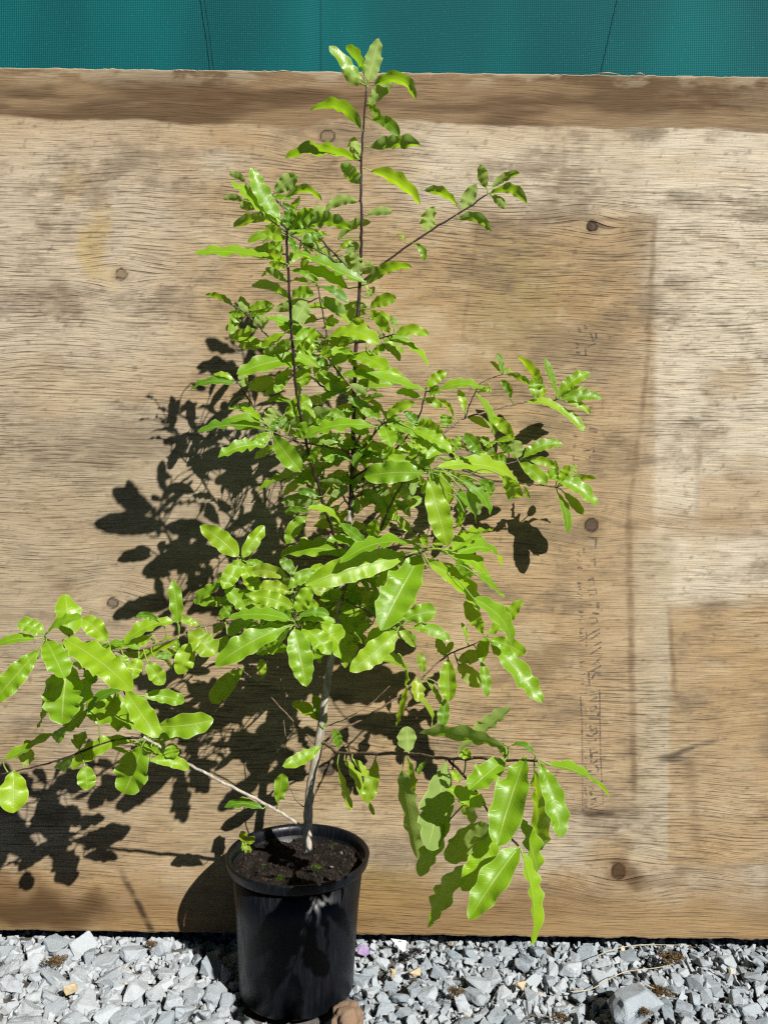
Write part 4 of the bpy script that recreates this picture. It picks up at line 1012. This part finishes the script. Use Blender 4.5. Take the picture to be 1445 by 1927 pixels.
branch('BB', 'mid', 1.0, .6, [(594, 1402, .945), (545, 1350, .93), (490, 1290, .91), (447, 1256, .90)], [
    (457, 1259, 399, 1324, 33, 1, .05, 0), (495, 1275, 492, 1240, 16, 1, 0, 0, .2)])
branch('CC', 'young', 1.3, .8, [(470, 1158, .86), (440, 1145, .865), (445, 1110, .865), (453, 1066, .86), (454, 1052, .86)], [
    (449, 1047, 377, 989, 35, 1, .04, 0), (457, 1049, 498, 989, 25, 1, .03, .01), (453, 1053, 420, 1108, 30, 1, .0, -.02), (420, 1098, 366, 1136, 20, 1, .06, .01), (459, 1062, 484, 1113, 29, 1, .0, -.01), (468, 1150, 424, 1108, 29, 1, .05, -.01), (462, 1057, 496, 1069, 14, 1, .1, .01), (440, 1120, 415, 1135, 16, 1, 0, .01), (475, 1135, 500, 1150, 18, 1, 0, .01)])
branch('twig', 'mid', .8, .5, [(575, 1520, .955), (556, 1505, .965), (540, 1460, .97), (537, 1390, .975), (530, 1300, .975), (526, 1240, .97)], [])
branch('twig2', 'mid', .7, .4, [(612, 1368, .942), (650, 1352, .955), (690, 1330, .965), (735, 1290, .97)], [])

rng = random.Random(77)
def leaf_geo(mb, B, T, wpx, face, bow, rnd, yel, attach=None, nl=15, nw=6, rs=rng):
    d = T - B; L = d.length
    if L < 1e-4: return
    a = d / L
    mid = (B + T) / 2
    v = (Vector((0, 0, CAM_H)) - mid).normalized()
    n0 = (v - a * v.dot(a))
    if n0.length < .15: n0 = Vector((0, -.3, 1)) - a * a.dot(Vector((0, -.3, 1)))
    n0.normalize()
    u = a.cross(n0)
    if u.z < 0 or (abs(u.z) < .15 and rs.random() < .5): u = -u
    wa = wpx / F * mid.y
    W = max(wa * 1.06, min(.31 * L, .025))
    phi = math.acos(max(.25, min(1, wa / W)))
    if wa / W > .9: phi = rs.uniform(-.35, .45)
    n = (n0 * math.cos(phi) * face + u * math.sin(phi)).normalized()
    s0 = n.cross(a).normalized()
    upv = u if abs(u.z) > .35 else (u if u.x > 0 else -u)
    k = rs.uniform(3.4, 5.2) * (1.0 if L > .05 else .72)
    amp = rs.uniform(.14, .25) * (.8 if wpx < 18 else 1.0)
    k2, p3, p4 = rs.uniform(1.3, 2.2), rs.uniform(0, 6.28), rs.uniform(0, 6.28)
    p1, p2 = rs.uniform(0, 6.28), rs.uniform(0, 6.28)
    if phi > .7: amp *= .6
    fold = rs.uniform(.05, .30)
    arc = rs.uniform(.01, .07)
    tw = rs.uniform(-.55, .55)
    sc = rs.uniform(.04, .09)
    pk = rs.uniform(.55, .85); pb = rs.uniform(.50, .68)
    pm = (pk / (pk + pb)) ** pk * (pb / (pk + pb)) ** pb
    curl = rs.uniform(-.02, .10)
    base = len(mb.v)
    def C(t):
        b = 4 * t * (1 - t)
        return B + a * (L * t) + upv * (bow * L * b) + n * (arc * L * b) - n * (curl * L * max(0, t - .6) ** 2 * 2.2)
    for i in range(nl + 1):
        t = i / nl
        tt = 1 - (1 - t) ** 1.08
        c = C(tt)
        tg = (C(min(1, tt + .02)) - C(max(0, tt - .02))).normalized()
        ang = tw * (tt - .4)
        nn = (n * math.cos(ang) + s0 * math.sin(ang))
        ss_ = nn.cross(tg).normalized(); nn = tg.cross(ss_).normalized()
        hw = W * .5 * (max(tt, 0) ** pk * max(1 - tt, 0) ** pb) / pm
        hw = max(hw, .00035)
        for j in range(nw + 1):
            q = -1 + 2 * j / nw
            aq = abs(q)
            ph = p1 if q < 0 else p2
            wv = math.sin(2 * math.pi * k * tt + ph + .9 * math.sin(6.28 * k2 * tt + p3)) * (.80 + .35 * math.sin(6.28 * k2 * .8 * tt + p4 + ph))
            hws = hw * (1 + sc * math.sin(2 * math.pi * k * tt + ph + 1.2 + .9 * math.sin(6.28 * k2 * tt + p3)))
            lift = W * amp * (aq ** 1.8) * wv * min(1, 5 * tt) * min(1, 4 * (1 - tt) + .15) + fold * aq * hw - .0004 * (1 - aq)
            mb.v.append(c + ss_ * (q * hws) + nn * lift)
            mb.uv.append((tt, .5 + .5 * q)); mb.var.append((rnd, yel))
    for i in range(nl):
        for j in range(nw):
            x = base + i * (nw + 1) + j
            mb.f.append((x, x + nw + 1, x + nw + 2, x + 1))
    if attach is not None:
        c0 = B; end = C(.05)
        m_ = (attach + c0) / 2 + Vector((0, 0, .10 * (attach - c0).length)) + a * (-.15 * (attach - c0).length)
        path, rr = smooth_path([attach, m_, c0, end], [.00080, .00070, .00080, .00035], 3)
        mb.tube(path, rr, 4, (.2, .5), (rnd, yel), False)

shrub = empty('young_tree', P(578, 1602, .958))
tag(shrub, 'slender young tree with wavy glossy lime-green leaves growing in the black pot', 'tree')
BARK = {'old': M_OLD, 'mid': M_MID, 'young': M_YOUNG}
stems = {}
all_stem_pts = []
leaf_parts = 0
extra = MB()
order = []
for key, (bark, r0, r1, pts, leaves) in BR.items():
    pp = [P(*p) for p in pts]
    n = len(pp)
    rad = [(r0 + (r1 - r0) * i / (n - 1)) * .001 for i in range(n)]
    path, rr = smooth_path(pp, rad, 6)
    jr = random.Random(key)
    for i in range(1, len(path) - 1):
        path[i] = path[i] + Vector((jr.gauss(0, 1), jr.gauss(0, 1), jr.gauss(0, 1))) * (.00035 if key != 'trunk' else .0003)
        rr[i] *= jr.uniform(.93, 1.10)
    mb = MB(); mb.tube(path, rr, 10 if key == 'trunk' else 6)
    so = add('trunk' if key == 'trunk' else 'branch', mb.mesh('trunk' if key == 'trunk' else 'branch'), BARK[bark], shrub)
    stems[key] = (so, path)
    px2 = [p for p in path]
    all_stem_pts += [(p, key) for p in path]
    for lf in leaves:
        bx, by, tx, ty, w, face, bow, dd = lf[:8]
        yel = lf[8] if len(lf) > 8 else 0.0
        order.append((w * math.hypot(tx - bx, ty - by), key, (bx, by, tx, ty, w, face, bow, dd, yel)))
def to_px(p):
    return (p.x / p.y, (p.z - CAM_H) / p.y)
order.sort(key=lambda q: -q[0])
for rank, (_, key, (bx, by, tx, ty, w, face, bow, dd, yel)) in enumerate(order):
    so, path = stems[key]
    q = P(bx, by, 1.0); bq = (q.x, q.z - CAM_H)
    best = min(range(len(path)), key=lambda i: (to_px(path[i])[0] - bq[0]) ** 2 + (to_px(path[i])[1] - bq[1]) ** 2)
    at = path[best]
    gap_px = math.hypot(to_px(at)[0] - bq[0], to_px(at)[1] - bq[1]) * F
    off = -.004 if face == 1 else .002
    Yb = at.y + off + rng.uniform(-.006, .004)
    Lw = math.hypot(tx - bx, ty - by) / F * Yb
    Yt = Yb + dd + rng.uniform(-.10, .10) * Lw
    Yb = min(Yb, BOARD_Y - .012); Yt = min(Yt, BOARD_Y - .012)
    B, T = P(bx, by, Yb), P(tx, ty, Yt)
    rnd = rng.random() if w < 24 or face < 0 else rng.uniform(.40, 1.0)
    mb = MB() if rank < 300 else extra
    big = w > 24
    leaf_geo(mb, B, T, w, face, bow, rnd, yel, at if gap_px < 70 else at.lerp(B, .55), 22 if big else 17, 6 if big else 4)
    if rank < 300:
        add('leaf', mb.mesh('leaf'), M_LEAF, so)

# small inner leaves, half hidden behind the others
fr = random.Random(31)
def filler(n, x0, y0, x1, y1, ymin, ymax, keys=None, lmin=36, lmax=72, yel=.1):
    made = 0
    pts = [(p, k) for (p, k) in all_stem_pts if (keys is None or k in keys)]
    cand = []
    for p, k in pts:
        px = 722.5 + p.x / p.y * F; py = 963.5 - (p.z - CAM_H) / p.y * F
        if x0 <= px <= x1 and y0 <= py <= y1: cand.append((p, px, py))
    if not cand: return
    for i in range(n):
        p, px, py = fr.choice(cand)
        ang = fr.uniform(0, 6.28); L = fr.uniform(lmin, lmax)
        g = fr.uniform(4, 14)
        bx, by = px + math.cos(ang) * g, py + math.sin(ang) * g * .7
        tx, ty = bx + math.cos(ang) * L, by + math.sin(ang) * L * .6 + fr.uniform(0, 10)
        Y = min(BOARD_Y - .015, p.y + fr.uniform(ymin, ymax))
        B = P(bx, by, Y); T = P(tx, ty, min(BOARD_Y - .012, Y + fr.uniform(-.01, .03)))
        leaf_geo(extra, B, T, fr.uniform(.17, .33) * L, fr.choice([1, 1, -1]), fr.uniform(-.05, .12), fr.uniform(.15, .75), fr.choice([0, 0, 0, yel, yel * 2.5]), p, 10, 4, fr)
filler(95, 560, 840, 800, 1030, .0, .06)
filler(60, 540, 600, 790, 860, .0, .06)
filler(55, 420, 1040, 680, 1230, .01, .07, None, 30, 60)
filler(26, 640, 1020, 800, 1200, .0, .06, None, 30, 60)
filler(16, 150, 1160, 420, 1260, .01, .05, None, 30, 60)
filler(34, 440, 560, 640, 860, .005, .05)
filler(34, 430, 340, 660, 545, .0, .05, None, 34, 60)
filler(60, 440, 1050, 700, 1235, .03, .09, None, 45, 85)
filler(16, 690, 1040, 800, 1200, .02, .08, None, 40, 70)
filler(10, 80, 1380, 300, 1450, .0, .03, None, 35, 60)
filler(18, 780, 800, 960, 960, .0, .03)
ex_o = add('inner_leaves', extra.mesh('inner_leaves'), M_LEAF, shrub)
tag(ex_o, kind='stuff')

# small weed seedling at the left inside the pot
sq = soil_pt(463, 1592)
seed = empty('seedling', sq)
tag(seed, 'tiny pale green weed seedling at the left edge of the pot soil', 'seedling')
mb = MB(); mb.tube([Vector((0, 0, -.004)), (P(463, 1588, sq.y - .022) - sq) * .5 + Vector((0, .003, .002)), P(463, 1588, sq.y - .022) - sq], [.0007, .0007, .0005], 5, (.2, .5), (.9, .1))
add('stem', mb.mesh('stem'), M_LEAF, seed, (0, 0, 0))
hub = (463, 1588)
for (tx, ty, w) in ((454, 1564, 15), (481, 1576, 13), (443, 1593, 13), (469, 1607, 13), (451, 1601, 8)):
    mb = MB()
    Y = sq.y - .022
    B = P(hub[0] + (tx - hub[0]) * .12, hub[1] + (ty - hub[1]) * .12, Y); T = P(tx, ty, Y - .002)
    leaf_geo(mb, B, T, w, 1, .02, 1.0, .30, P(463, 1588, sq.y - .022), 8, 4, random.Random(tx))
    for i in range(len(mb.v)): mb.v[i] = mb.v[i] - sq
    add('leaf', mb.mesh('leaf'), M_LEAF, seed, (0, 0, 0))
